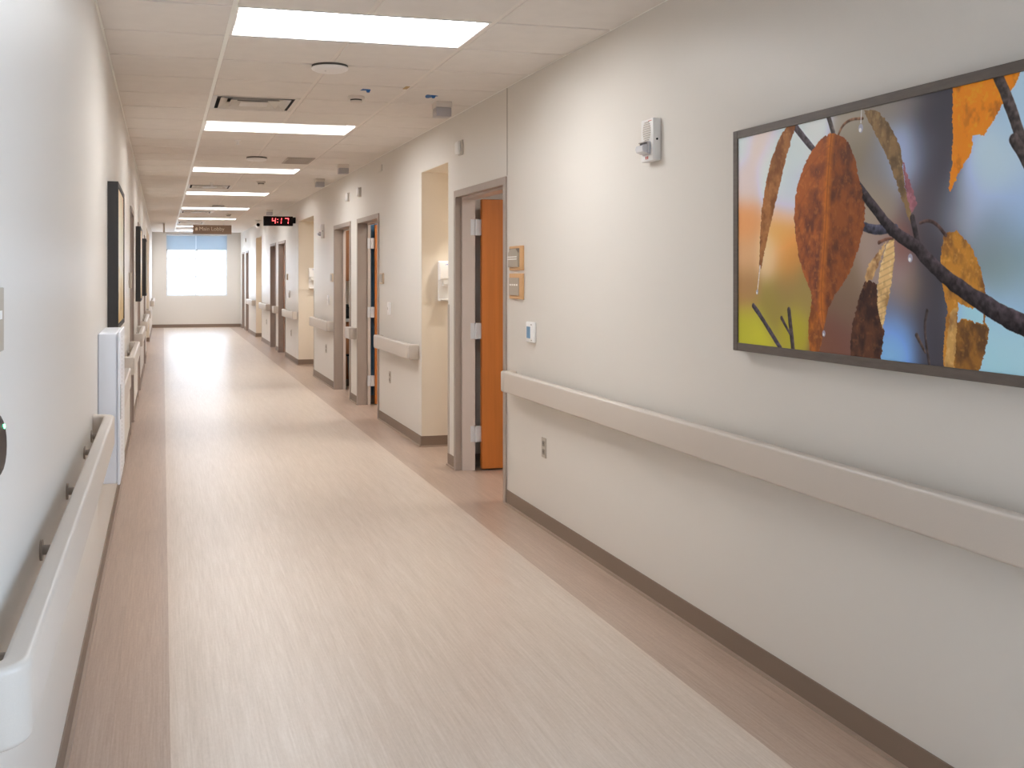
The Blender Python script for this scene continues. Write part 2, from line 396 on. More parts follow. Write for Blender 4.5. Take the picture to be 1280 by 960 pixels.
# ------------------------------------------------------------ doors
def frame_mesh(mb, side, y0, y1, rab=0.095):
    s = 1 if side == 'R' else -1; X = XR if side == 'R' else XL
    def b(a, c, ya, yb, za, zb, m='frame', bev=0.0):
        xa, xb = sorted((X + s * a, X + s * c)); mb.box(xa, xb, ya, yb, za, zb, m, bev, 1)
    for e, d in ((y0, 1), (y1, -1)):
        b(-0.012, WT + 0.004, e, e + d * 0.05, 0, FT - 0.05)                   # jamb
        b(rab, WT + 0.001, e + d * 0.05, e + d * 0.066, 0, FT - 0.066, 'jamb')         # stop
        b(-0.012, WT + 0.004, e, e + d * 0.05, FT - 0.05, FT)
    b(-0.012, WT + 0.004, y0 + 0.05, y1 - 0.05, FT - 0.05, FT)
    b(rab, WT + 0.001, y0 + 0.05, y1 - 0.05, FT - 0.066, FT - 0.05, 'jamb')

def door(n, side, y0, y1, state, label):
    s = 1 if side == 'R' else -1; X = XR if side == 'R' else XL
    d = thing('door_%d' % n, (X, (y0 + y1) / 2, 0), label, 'door', kind='structure')
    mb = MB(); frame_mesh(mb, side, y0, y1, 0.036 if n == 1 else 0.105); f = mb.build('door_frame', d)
    if state == 'open':        # swung clear into the room on the far jamb
        ya = y1 - 0.1; W = y1 - y0 - 0.13
        mb = MB(); mb.box(XR + 0.182, XR + 0.182 + W, ya, ya + 0.045, 0.012, FT - 0.064, 'wood', 0.003, 1); lf = mb.build('door_leaf', d)
        for z in (1.84, 1.055, 0.275):
            mb = MB(); zz = (z - 0.06, z + 0.06)
            mb.box(XR + 0.102, XR + WT - 0.001, y1 - 0.0695, y1 - 0.0665, *zz, 'steel'); mb.box(XR + WT + 0.005, XR + 0.186, y1 - 0.0765, y1 - 0.0665, *zz, 'steel')
            mb.cyl((XR + WT + 0.003, y1 - 0.073, zz[0]), 0.007, 0.12, 'z', 'steel', 12); mb.build('hinge', d)
        mb = MB(); xx = XR + 0.182 + W - 0.07
        mb.cyl((xx, ya - 0.008, 1.0), 0.03, 0.008, 'y', 'steel'); mb.cyl((xx, ya - 0.05, 1.0), 0.011, 0.045, 'y', 'steel'); mb.box(xx - 0.12, xx + 0.012, ya - 0.06, ya - 0.045, 0.99, 1.01, 'steel', 0.004); mb.build('door_handle', lf)
    elif state == 'closed':
        xa, xb = sorted((X + s * 0.085, X + s * 0.13))
        mb = MB(); mb.box(xa, xb, y0 + 0.052, y1 - 0.052, 0.012, FT - 0.068, 'wood_dark', 0.002, 1); lf = mb.build('door_leaf', d)
        mb = MB(); xf = X + s * 0.085; yy = y0 + 0.14
        mb.box(*sorted((xf, xf - s * 0.01)), yy - 0.03, yy + 0.03, 0.93, 1.07, 'steel', 0.003); mb.box(*sorted((xf - s * 0.03, xf - s * 0.045)), yy - 0.01, yy + 0.11, 0.99, 1.01, 'steel', 0.004)
        mb.cyl((min(xf, xf - s * 0.032), yy, 1.0), 0.01, 0.032, 'x', 'steel', 12); mb.build('door_handle', lf)
    return d
door(1, 'R', *RD[0], 'open', 'nearest doorway with an orange wooden door swung open on three hinges')
door(2, 'R', *RD[1], 'open', 'second doorway on the right, a sliver of orange door and a blue room behind')
door(3, 'R', *RD[2], 'none', 'third doorway on the right, empty taupe frame showing brown cabinets inside')
door(4, 'R', *RD[3], 'closed', 'fourth doorway on the right, nearer of the two beyond the clock')
door(5, 'R', *RD[4], 'closed', 'fifth doorway on the right, farther of the two beyond the clock')
door(6, 'R', *RD[5], 'closed', 'taupe doorway next to last on the right, after the farthest alcove')
door(7, 'R', *RD[6], 'closed', 'last taupe doorway on the right, beside the end wall')
door(8, 'L', *LD[0], 'closed', 'nearest taupe doorway on the left, after the first black framed picture')
door(9, 'L', *LD[1], 'closed', 'second taupe doorway on the left, between two black framed pictures')
door(10, 'L', *LD[2], 'closed', 'third taupe doorway on the left, past the last black framed picture')

# rooms behind the open doors
def room(name, y0, y1, x1, far_mat, label, side_mat='wall_white'):
    mb = MB(); x0 = XR + WT
    mb.box(x1, x1 + 0.08, y0 - 0.05, y1 + 0.05, 0, 2.75, side_mat)
    mb.box(x0, x1, y0 - 0.05, y0, 0, 2.75, side_mat); mb.box(x0 + 0.0005, x1, y1, y1 + 0.05, 0, 2.75, far_mat)
    mb.box(x0, x1 + 0.08, y0 - 0.05, y1 + 0.05, 2.60, 2.66, side_mat)
    mb.box(x0 + 0.002, x1, y1 - 0.006, y1, 0, 0.095, 'base')
    return struct(mb.build(name), label, 'wall')
room('wall_back', 4.6, 7.93, 5.2, 'wall_dark', 'pale room walls glimpsed above the nearest orange door')
room('wall_back.001', 9.75, 12.10, 4.6, 'wall_blue', 'blue room wall glimpsed through the second doorway')
room('wall_back.002', 12.22, 14.62, 4.6, 'wall_white', 'room walls behind the brown cabinets of the third doorway')
for (x, y, lab) in ((3.6, 6.4, 'square lamp in the room behind the nearest orange door'), (3.2, 10.9, 'square lamp in the blue room'), (3.3, 13.3, 'square lamp in the room with brown cabinets')):
    t = thing('room_lamp', (x, y, 2.60), lab, 'ceiling light', 'lamps inside the side rooms')
    mb = MB(); mb.box(x - 0.3, x + 0.3, y - 0.3, y + 0.3, 2.575, 2.60, 'trof', 0.004, 1); mb.build('housing', t)
    mb = MB(); mb.box(x - 0.27, x + 0.27, y - 0.27, y + 0.27, 2.570, 2.5751, 'roomlamp'); mb.build('lens', t)

# ------------------------------------------------------------ ceiling lights
GL = 'recessed ceiling light panels'
def troffer(y0, label):
    t = thing('ceiling_light', (0.93, y0 + ROW / 2, ZC), label, 'ceiling light', GL)
    x0, x1, ya, yb = BARS[0] + 0.010, BARS[2] - 0.010, y0 + 0.010, y0 + ROW - 0.010
    mb = MB(); zt = ZC + 0.095; yc = (ya + yb) / 2; hl = 0.165
    mb.box(x0, x0 + 0.012, ya, yb, ZC + 0.001, zt, 'trof'); mb.box(x1 - 0.012, x1, ya, yb, ZC + 0.001, zt, 'trof')
    for e, d in ((ya, 1), (yb, -1)):          # sloping side reflectors
        mb.prism([(e, ZC + 0.001), (e + d * 0.012, ZC + 0.001), (e + d * 0.03, ZC + 0.045), (yc - d * hl, zt - 0.012), (yc - d * hl, zt), (e, zt)], 'x', x0 + 0.012, x1 - 0.012, 'trof')
    mb.box(x0, x1, ya, yb, zt, zt + 0.01, 'trof'); mb.build('housing', t)
    mb = MB(); n = 14; xa, xb = x0 + 0.013, x1 - 0.013
    pts = [(yc - (hl - 0.002) * math.cos(PI * k / n), zt - 0.010 - 0.030 * math.sin(PI * k / n)) for k in range(n + 1)]
    mb.prism(pts, 'x', xa, xb, 'lens', True); mb.build('lens', t)
    return t
LAB = ['nearest and largest ceiling light panel, in front of the round flat fixture', 'second ceiling light panel, just beyond the nearest square air diffuser',
       'third ceiling light panel, beside the grey return air grille', 'fourth ceiling light panel, just beyond the second square air diffuser',
       'fifth ceiling light panel, partly behind the smallest round flat fixture', 'sixth ceiling light panel, a thin strip beyond the third air diffuser',
       'seventh ceiling light panel, a short sliver left of the Main Lobby sign', 'last ceiling light panel, nearest the end window with its roller shades']
lt = troffer(LIGHT_ROWS[0], LAB[0])
for y0, lab in zip(LIGHT_ROWS[1:], LAB[1:]): dup(lt, (0.93, y0 + ROW / 2, ZC), lab)

# ------------------------------------------------------------ air diffusers
def diffuser(y0, label):
    xc, yc = (BARS[0] + BARS[1]) / 2, y0 + ROW / 2
    t = thing('air_diffuser', (xc, yc, ZC), label, 'air vent', 'square ceiling air diffusers')
    def ring(mb, r0, z0, r1, z1, m, th=0.002):
        i = mb.mi(m)
        P = lambda r, z: [mb.bm.verts.new((xc + a * r, yc + b * r, z)) for a, b in ((-1, -1), (1, -1), (1, 1), (-1, 1))]
        A, B, C_, D = P(r0, z0), P(r1, z1), P(r1, z1 + th), P(r0, z0 + th)
        for Q, W in ((A, B), (B, C_), (C_, D), (D, A)):
            for k in range(4): f = mb.bm.faces.new((Q[k], Q[(k+1) % 4], W[(k+1) % 4], W[k])); f.material_index = i
    mb = MB(); ring(mb, 0.295, ZC + 0.001, 0.262, ZC + 0.001, 'diff', 0.004); ring(mb, 0.262, ZC + 0.001, 0.255, ZC + 0.07, 'diff_dark')
    mb.box(xc - 0.255, xc + 0.255, yc - 0.255, yc + 0.255, ZC + 0.07, ZC + 0.075, 'diff_dark'); mb.build('housing', t)
    for r in (0.238, 0.168):
        mb = MB(); ring(mb, r, ZC - 0.004, r - 0.060, ZC + 0.034, 'diff', 0.003); mb.build('cone', t)
    mb = MB(); mb.box(xc - 0.098, xc + 0.098, yc - 0.098, yc + 0.098, ZC - 0.004, ZC, 'diff', 0.0015, 1); mb.build('center_plate', t)
    return t
d0 = diffuser(VENTS[0], 'nearest square air diffuser, in front of the second ceiling light')
for y0, lab in zip(VENTS[1:], ('second square air diffuser, in front of the fourth ceiling light', 'third square air diffuser, in front of the sixth ceiling light', 'farthest square air diffuser, beside the Main Lobby sign')):
    dup(d0, (d0.location.x, y0 + ROW / 2, ZC), lab)
# perforated return panel
t = thing('return_grille', (1.38, GRILLE + ROW / 2, ZC), 'grey perforated return air panel beside the third ceiling light', 'air vent')
mb = MB(); xa, xb, ya, yb = 1.235, BARS[2] - 0.014, GRILLE + 0.012, GRILLE + ROW - 0.012
mb.box(xa, xb, ya, ya + 0.02, ZC - 0.006, ZC, 'grille'); mb.box(xa, xb, yb - 0.02, yb, ZC - 0.006, ZC, 'grille')
mb.box(xa, xa + 0.02, ya + 0.02, yb - 0.02, ZC - 0.006, ZC, 'grille'); mb.box(xb - 0.02, xb, ya + 0.02, yb - 0.02, ZC - 0.006, ZC, 'grille'); mb.build('frame', t)
mb = MB(); k = ya + 0.03
while k < yb - 0.03: mb.box(xa + 0.02, xb - 0.02, k, k + 0.012, ZC - 0.004, ZC, 'grille'); k += 0.022
mb.build('louvre', t)

# round flat fixtures
def disc(y, label):
    t = thing('ceiling_fixture', (0.93, y, ZC), label, 'ceiling fixture', 'round flat ceiling fixtures')
    mb = MB(); mb.cyl((0.93, y, ZC - 0.012), 0.104, 0.012, 'z', 'ap_dark', 40); mb.build('mounting_ring', t)
    mb = MB(); mb.lathe((0.93, y, ZC - 0.012), [(0.0, -0.026), (0.05, -0.0255), (0.085, -0.021), (0.103, -0.012), (0.107, -0.004), (0.105, 0.0), (0.0, 0.0)], 'z', 'white', 40); mb.build('cover', t)
    mb = MB(); mb.cyl((0.90, y - 0.03, ZC - 0.0385), 0.006, 0.002, 'z', 'greylens', 12); mb.build('indicator', t)
    return t
d0 = disc(6.12, 'largest round flat white fixture, just beyond the nearest ceiling light')
for y, lab in ((11.08, 'middle round flat fixture, in front of the third ceiling light'), (18.92, 'smallest round flat fixture, in front of the fifth ceiling light')): dup(d0, (0.93, y, ZC), lab)

# two-tone corridor beacons near the right wall
def beacon(y, label):
    t = thing('ceiling_beacon', (1.885, y, ZC), label, 'signal light', 'two-tone ceiling beacons by the right wall')
    x = 1.885
    mb = MB(); mb.box(x - 0.058, x + 0.058, y - 0.058, y + 0.058, ZC - 0.040, ZC, 'offwhite', 0.004, 2); mb.build('base', t)
    mb = MB(); mb.box(x - 0.055, x + 0.055, y - 0.055, y + 0.055, ZC - 0.105, ZC - 0.0405, 'greylens', 0.007, 2); mb.build('lens', t)
    return t
b0 = beacon(7.22, 'largest grey and white ceiling beacon, beside the blue tape')
for y, lab in ((11.55, 'second grey and white ceiling beacon, over the second doorway'), (13.35, 'third grey and white ceiling beacon, over the third doorway'), (19.9, 'farthest grey and white ceiling beacon, just above the red clock')):
    dup(b0, (1.90, y, ZC), lab)

# smoke detectors
def smoke(x, y, label):
    t = thing('smoke_detector', (x, y, ZC), label, 'smoke detector', 'ceiling smoke detectors')
    mb = MB(); mb.lathe((x, y, ZC), [(0.0, 0.0), (0.056, 0.0), (0.058, -0.016), (0.052, -0.022), (0.0, -0.022)], 'z', 'offwhite', 28); mb.build('base', t)
    mb = MB(); mb.lathe((x, y, ZC - 0.022), [(0.040, 0.0), (0.038, -0.010), (0.0, -0.010)], 'z', 'ap_dark', 24); mb.build('chamber', t)
    mb = MB(); mb.lathe((x, y, ZC - 0.032), [(0.043, 0.0), (0.040, -0.010), (0.028, -0.014), (0.0, -0.015)], 'z', 'offwhite', 24); mb.build('cap', t)
    return t
s0 = smoke(1.26, 7.12, 'nearest smoke detector, next to a scrap of blue tape')
for x, y, lab in ((1.22, 13.9, 'middle smoke detector, in front of the fourth ceiling light'), (1.26, 21.6, 'farthest smoke detector, against the sixth ceiling light')): dup(s0, (x, y, ZC), lab)
# sprinklers
def sprinkler(x, y, label):
    t = thing('sprinkler_head', (x, y, ZC), label, 'sprinkler', 'fire sprinkler heads')
    mb = MB(); mb.lathe((x, y, ZC), [(0.0, 0.0), (0.034, 0.0), (0.030, -0.006), (0.014, -0.010)], 'z', 'white', 20); mb.build('escutcheon', t)
    mb = MB(); mb.cyl((x, y, ZC - 0.035), 0.006, 0.028, 'z', 'white', 12); mb.box(x - 0.013, x - 0.009, y - 0.003, y + 0.003, ZC - 0.038, ZC - 0.008, 'white'); mb.box(x + 0.009, x + 0.013, y - 0.003, y + 0.003, ZC - 0.038, ZC - 0.008, 'white'); mb.build('frame', t)
    mb = MB(); mb.cyl((x, y, ZC - 0.042), 0.018, 0.004, 'z', 'white', 20); mb.build('deflector', t)
    return t
s0 = sprinkler(0.648, 9.70, 'nearer sprinkler head, just beyond the second ceiling light')
dup(s0, (0.62, 14.3, ZC), 'farther sprinkler head, in front of the second air diffuser')

# scraps of tape
def scrap(name, x, y, pts, m, label):
    mb = MB(); mb.prism([(x + a, y + b) for a, b in pts], 'z', ZC - 0.0025, ZC - 0.0005, m)
    i = mb.mi(m); v = [mb.bm.verts.new(p) for p in ((x, y, ZC - 0.0015), (x + 0.035, y + 0.01, ZC - 0.0015), (x + 0.03, y + 0.03, ZC - 0.018), (x + 0.01, y + 0.02, ZC - 0.02))]
    w = [mb.bm.verts.new(q.co + Vector((0, 0.0012, 0))) for q in v]
    for q in ((0, 1, 2, 3),): mb.bm.faces.new([v[k] for k in q]).material_index = i; mb.bm.faces.new([w[k] for k in q[::-1]]).material_index = i
    for k in range(4): mb.bm.faces.new((v[k], w[k], w[(k+1) % 4], v[(k+1) % 4])).material_index = i
    return tag(mb.build(name), label, 'tape', 'scraps of tape on the ceiling')
scrap('tape_scrap', 1.735, 6.93, [(-0.03, 0), (0.03, 0.01), (0.055, 0.03), (0.045, 0.05), (0.01, 0.13), (-0.01, 0.12), (-0.03, 0.05)], 'tape', 'scrap of blue tape in front of the largest ceiling beacon')
scrap('tape_scrap', 1.27, 6.82, [(-0.02, 0), (0.03, 0.01), (0.035, 0.05), (-0.025, 0.06)], 'tape', 'smaller scrap of blue tape above the nearest smoke detector')
mb = MB(); mb.box(1.50, 1.528, 6.66, 6.76, ZC - 0.002, ZC - 0.0005, 'tag_tan'); tag(mb.build('tape_scrap'), 'tiny tan tag on the ceiling bar between the blue scraps', 'tape', 'scraps of tape on the ceiling')

# ------------------------------------------------------------ handrails
ZR0, ZR1 = 0.745, 0.876
def rail(side, y0, y1, label, nbr=None, cap0=True, cap1=True, curved=False, at=()):
    s = -1 if side == 'R' else 1; X = XR if side == 'R' else XL
    t = thing('handrail', (X, (y0 + y1) / 2, ZR0), label, 'handrail', 'wall handrails')
    ca = 0.07
    prof = []
    for pc_, zc_, a0 in ((0.080, ZR1 - 0.012, 0), (0.058, ZR1 - 0.012, 90), (0.058, ZR0 + 0.012, 180), (0.080, ZR0 + 0.012, 270)):
        for k in range(6): a = math.radians(a0 + 18 * k); prof.append((pc_ + 0.012 * math.cos(a), zc_ + 0.012 * math.sin(a)))
    mb = MB(); mb.prism([(X + s * p, z) for p, z in prof], 'y', y0 + (ca if cap0 else 0), y1 - (ca if cap1 else 0), 'rail', True)
    o = mb.build('grip_rail', t)
    for cap, ye, d in ((cap0, y0, 1), (cap1, y1, -1)):
        if not cap: continue
        if not curved:                           # plain end block with eased corners
            mb = MB(); mb.box(X + s * 0.0005, X + s * 0.0925, ye, ye + d * (ca - 0.001), ZR0 - 0.0005, ZR1 + 0.0005, 'rail', 0.0125, 3); mb.build('end_cap', t); continue
        # end return: profile turned through a quarter circle back to the wall
        mb = MB(); i = mb.mi('rail'); pc = 0.022; R = 0.092 - pc; n = 10; rings = []
        yc = ye + d * R
        for k in range(n + 1):
            a = PI / 2 * k / n
            rings.append([mb.bm.verts.new((X + s * (pc + (p - pc) * math.cos(a)), yc - d * (p - pc) * math.sin(a), z)) for p, z in prof])
        rings.append([mb.bm.verts.new((X + s * 0.0008, yc - d * (p - pc), z)) for p, z in prof])
        for A, B in zip(rings[:-1], rings[1:]):
            for k in range(len(prof)):
                f = mb.bm.faces.new((A[k], A[(k+1) % len(prof)], B[(k+1) % len(prof)], B[k])); f.smooth = True; f.material_index = i
        mb.bm.faces.new(rings[0]).material_index = i; mb.bm.faces.new(rings[-1]).material_index = i
        mb.build('end_cap', t)
    L = y1 - y0; nb = nbr or max(1, int(round(L / 0.85)))
    for k in range(0 if at else nb):
        y = y0 + 0.12 + (L - 0.24) * (k + 0.5) / nb if nb > 1 else (y0 + y1) / 2
        bracket(t, X, s, y)
    for y in at: bracket(t, X, s, y)
    return t
def bracket(t, X, s, y):
    mb = MB(); xa = X if s > 0 else X - 0.006
    mb.cyl((xa, y, 0.800), 0.026, 0.006, 'x', 'bracket', 20); x0, x1 = sorted((X + s * 0.004, X + s * 0.048))
    mb.cyl((x0, y, 0.800), 0.012, x1 - x0, 'x', 'bracket', 14); mb.build('bracket', t)
rail('R', -1.9, 6.42, 'longest handrail, running below the leaf picture and the thermostat', 9)
rail('R', 9.0, 10.62, 'handrail between the nearest alcove and the second doorway')
rail('R', 12.06, 12.36, 'short stub of handrail on the pier between second and third doorways', 1)
rail('R', 13.79, 15.52, 'handrail between the third doorway and the middle alcove')
rail('R', 17.62, 19.25, 'handrail between the middle alcove and the fourth doorway, below the clock')
rail('R', 20.68, 21.02, 'tiny stub of handrail between the two doorways beyond the clock', 1)
rail('R', 22.30, 24.0, 'handrail between the fifth doorway and the farthest alcove')
rail('R', 25.92, 27.7, 'last handrail on the right, past the farthest alcove')
# the near left rail carries four visible brackets
t = rail('L', 1.74, 4.86, 'near left handrail with a pale rounded end, ending in front of the white cabinet', 6, curved=True, at=(2.02, 2.80, 3.54, 4.30, 4.72))
rail('L', 5.86, 7.24, 'left handrail mostly hidden behind the white cabinet')
rail('L', 8.16, 10.1, 'left handrail before the nearest left doorway, first one clear of the cabinet')
rail('L', 11.40, 13.2, 'left handrail under the second black framed picture')
rail('L', 14.42, 17.2, 'left handrail under the third black framed picture')
rail('L', 18.7, 20.1, 'left handrail before the left alcove', 1)
rail('L', 25.9, 29.2, 'farthest left handrail, close to the end wall')

# ------------------------------------------------------------ white wall cabinet, left
FX = XL + 0.100
t = thing('wall_cabinet', (XL, 5.48, 0.5), 'tall white enamel cabinet on the left wall with a dark slot handle', 'wall cabinet')
mb = MB(); mb.box(XL, FX - 0.014, 5.20, 5.78, 0.505, 1.208, 'cabinet', 0.010, 3); mb.build('body', t)
mb = MB(); mb.box(FX - 0.0135, FX, 5.198, 5.782, 0.500, 1.212, 'cabinet', 0.006, 3); dr = mb.build('door', t)
mb = MB(); mb.box(FX - 0.004, FX + 0.001, 5.225, 5.262, 0.80, 0.965, 'slot', 0.002, 1); mb.build('slot_handle', dr)
mb = MB()
for k in range(34): mb.box(FX - 0.002, FX + 0.0006, 5.40, 5.43, 0.53 + 0.0195 * k, 0.538 + 0.0195 * k, 'greylens')
mb.build('perforation', dr)

# ------------------------------------------------------------ small devices on the right wall (p = distance from the wall)
def wb(mb, y0, y1, z0, z1, p0, p1, m, bev=0.0, seg=2): mb.box(XR - p1, XR - p0, y0, y1, z0, z1, m, bev, seg)
def sensor(y, z, label):
    t = thing('wall_sensor', (XR, y, z), label, 'wall sensor', 'small beige wall sensors over the doorways')
    mb = MB(); wb(mb, y - 0.055, y + 0.055, z - 0.055, z + 0.055, 0, 0.012, 'offwhite', 0.005); mb.build('back_plate', t)
    mb = MB(); wb(mb, y - 0.048, y + 0.048, z - 0.05, z + 0.05, 0.012, 0.042, 'white', 0.019, 5); mb.build('cover', t)
    return t
s0 = sensor(7.66, 2.425, 'nearest beige wall sensor, above the nearest doorway')
for y, lab in ((11.86, 'right of a pair of wall sensors, above the second doorway'), (12.62, 'left of a pair of wall sensors, above the third doorway'), (28.9, 'farthest wall sensor, above the last doorways')): dup(s0, (XR, y, 2.41), lab)
mb = MB(); wb(mb, 10.62, 10.86, 2.535, 2.60, 0, 0.010, 'wall', 0.003); tag(mb.build('blank_plate'), 'faint greige blank plate high on the wall between nearest alcove and second doorway', 'cover plate')

def horn(y, z, label):
    t = thing('strobe_horn', (XR, y, z), label, 'fire alarm', 'white fire alarm horns')
    mb = MB(); wb(mb, y - 0.062, y + 0.062, z - 0.095, z + 0.095, 0, 0.040, 'white', 0.006); mb.build('body', t)
    mb = MB(); zc = z + 0.038
    for k in range(9):
        h = -0.040 + 0.010 * k; w = 0.040 * math.sqrt(max(0.05, 1 - (h / 0.048) ** 2)); wb(mb, y - w, y + w, zc + h - 0.0022, zc + h + 0.0022, 0.040, 0.0425, 'offwhite')
        wb(mb, y - w, y + w, zc + h + 0.0022, zc + h + 0.0050, 0.040, 0.0405, 'grey')
    mb.build('speaker_grille', t)
    mb = MB(); zl = z - 0.040
    mb.prism([(XR - 0.040, zl - 0.026), (XR - 0.076, zl - 0.014), (XR - 0.080, zl), (XR - 0.076, zl + 0.014), (XR - 0.040, zl + 0.026)], 'y', y - 0.036, y + 0.036, 'clear'); ln = mb.build('strobe_lens', t)
    mb = MB(); wb(mb, y - 0.038, y + 0.038, zl + 0.0265, zl + 0.031, 0.040, 0.062, 'chrome'); wb(mb, y - 0.0395, y - 0.0365, zl - 0.022, zl + 0.026, 0.040, 0.056, 'chrome'); wb(mb, y + 0.0365, y + 0.0395, zl - 0.022, zl + 0.026, 0.040, 0.056, 'chrome'); mb.cyl((XR - 0.058, y - 0.026, zl), 0.006, 0.052, 'y', 'chrome', 12); wb(mb, y - 0.034, y + 0.034, zl - 0.022, zl + 0.022, 0.0402, 0.0425, 'chrome'); mb.build('flash_tube', ln)
    for k in range(2): mb = MB(); wb(mb, y - 0.014 + 0.017 * k, y - 0.004 + 0.017 * k, z - 0.086, z - 0.073, 0.040, 0.0405, 'red'); mb.build('red_mark', t)
    mb = MB(); wb(mb, y - 0.05, y - 0.015, z + 0.083, z + 0.0855, 0.040, 0.0405, 'red'); mb.build('red_mark', t)
    mb = MB(); mb.cyl((XR - 0.02, y - 0.0635, z + 0.0), 0.005, 0.002, 'y', 'black', 10); mb.build('screw', t)
    return t
s0 = horn(4.42, 2.085, 'white fire alarm with a clear strobe, left of the leaf picture')
dup(s0, (XR, 14.72, 2.085), 'small white fire alarm between the third doorway and the middle alcove')

t = thing('thermostat', (XR, 6.07, 1.135), 'white thermostat with a blue screen beneath the room signs', 'thermostat')
mb = MB(); wb(mb, 6.005, 6.130, 1.073, 1.197, 0, 0.024, 'white', 0.007, 3); mb.build('body', t)
mb = MB(); wb(mb, 6.048, 6.112, 1.098, 1.168, 0.024, 0.0252, 'lcd'); mb.build('screen', t)
mb = MB(); wb(mb, 6.02, 6.04, 1.178, 1.184, 0.024, 0.0246, 'grey'); wb(mb, 6.02, 6.035, 1.085, 1.091, 0.024, 0.0246, 'grey'); mb.build('button', t)

def outlet(y, z, label):
    t = thing('wall_outlet', (XR, y, z), label, 'power outlet', 'wall power outlets')
    mb = MB(); wb(mb, y - 0.036, y + 0.036, z - 0.058, z + 0.058, 0, 0.005, 'guard', 0.002, 1); mb.build('cover_plate', t)
    for dz in (-0.024, 0.024):
        mb = MB(); wb(mb, y - 0.017, y + 0.017, z + dz - 0.0155, z + dz + 0.0155, 0.005, 0.0075, 'outlet', 0.001, 1)
        for dy in (-0.007, 0.006): wb(mb, y + dy - 0.0018, y + dy + 0.0018, z + dz - 0.004, z + dz + 0.007, 0.0075, 0.008, 'outlet_hole')
        mb.build('socket', t)
    return t
o0 = outlet(5.868, 0.472, 'nearest power outlet, under the longest handrail')
for y, lab in ((10.24, 'power outlet between the nearest alcove and the second doorway'), (14.46, 'power outlet between the third doorway and the middle alcove'), (18.55, 'faint power outlet between the middle alcove and fourth doorway'), (23.1, 'faint power outlet before the farthest alcove')): dup(o0, (XR, y, 0.48), lab)

def switch(y, z, label):
    t = thing('light_switch', (XR, y, z), label, 'switch', 'white wall switches')
    mb = MB(); wb(mb, y - 0.042, y + 0.042, z - 0.062, z + 0.062, 0, 0.020, 'white', 0.005, 2); mb.build('cover_plate', t)
    mb = MB(); wb(mb, y - 0.017, y + 0.017, z - 0.034, z + 0.034, 0.020, 0.025, 'white', 0.002, 1); mb.build('rocker', t)
    mb = MB(); wb(mb, y - 0.008, y + 0.008, z - 0.012, z + 0.014, 0.025, 0.0255, 'grey'); mb.build('indicator', t)
    return t
o0 = switch(10.24, 1.150, 'white wall switch between the nearest alcove and the second doorway')
for y, lab in ((14.2, 'white wall switch between the third doorway and the middle alcove'), (18.8, 'faint white wall switch between the middle alcove and the fourth doorway')): dup(o0, (XR, y, 1.145), lab)

# room signs: maple back board, taupe insert, white lines
def room_sign(y0, y1, z0, z1, label, style):
    t = thing('room_sign', (XR, (y0 + y1) / 2, z0), label, 'room sign', 'maple framed room signs')
    mb = MB(); wb(mb, y0, y1, z0, z1, 0, 0.014, 'tan', 0.003, 1); mb.build('back_board', t)
    w = y1 - y0; h = z1 - z0; a, b = y0 + w * 0.22, y1 - w * 0.04
    mb = MB()
    if style == 'slider':       # the insert bows out and its top corners are cut
        pts = [(a, z0 + h * 0.14), (b, z0 + h * 0.14), (b, z0 + h * 0.72), (b - w * 0.16, z1 - h * 0.12), (a + w * 0.16, z1 - h * 0.12), (a, z0 + h * 0.72)]
        mb.prism(pts, 'x', XR - 0.024, XR - 0.0135, 'insert'); ins = mb.build('insert', t)
        mb = MB(); wb(mb, a - 0.004, b + 0.004, z0 + h * 0.14, z1 - h * 0.10, 0.0138, 0.0146, 'inkdark'); mb.build('recess', t)
        mb = MB()
        for q in (0.44, 0.53): wb(mb, a + w * 0.08, y1 + 0.0, z0 + h * q, z0 + h * (q + 0.045), 0.024, 0.0265, 'ink')
        mb.build('lettering', ins)
    else:
        wb(mb, a, b, z0 + h * 0.14, z1 - h * 0.17, 0.0135, 0.019, 'insert', 0.001, 1); ins = mb.build('insert', t)
        mb = MB()
        for q in range(4): wb(mb, a + w * (0.07 + 0.165 * q), a + w * (0.19 + 0.165 * q), z0 + h * 0.52, z0 + h * 0.585, 0.019, 0.0195, 'ink')
        mb.build('lettering', ins)
    return t
room_sign(6.225, 6.482, 1.507, 1.660, 'upper maple room sign with a bowed taupe insert, beside the nearest door', 'slider')
room_sign(6.225, 6.482, 1.328, 1.488, 'lower maple room sign with a flat taupe insert, above the thermostat', 'flat')
for y, lab in ((10.63, 'small maple room sign right of the second doorway'), (13.93, 'small maple room sign left of the third doorway'), (19.15, 'small maple room sign before the fourth doorway')):
    t = thing('room_sign', (XR, y, 1.39), lab, 'room sign', 'maple framed room signs')
    mb = MB(); wb(mb, y - 0.10, y + 0.08, 1.39, 1.50, 0, 0.016, 'tan_pale', 0.003, 1); mb.build('back_board', t)
    mb = MB(); wb(mb, y - 0.09, y + 0.05, 1.405, 1.485, 0.016, 0.022, 'insert', 0.001, 1); mb.build('insert', t)

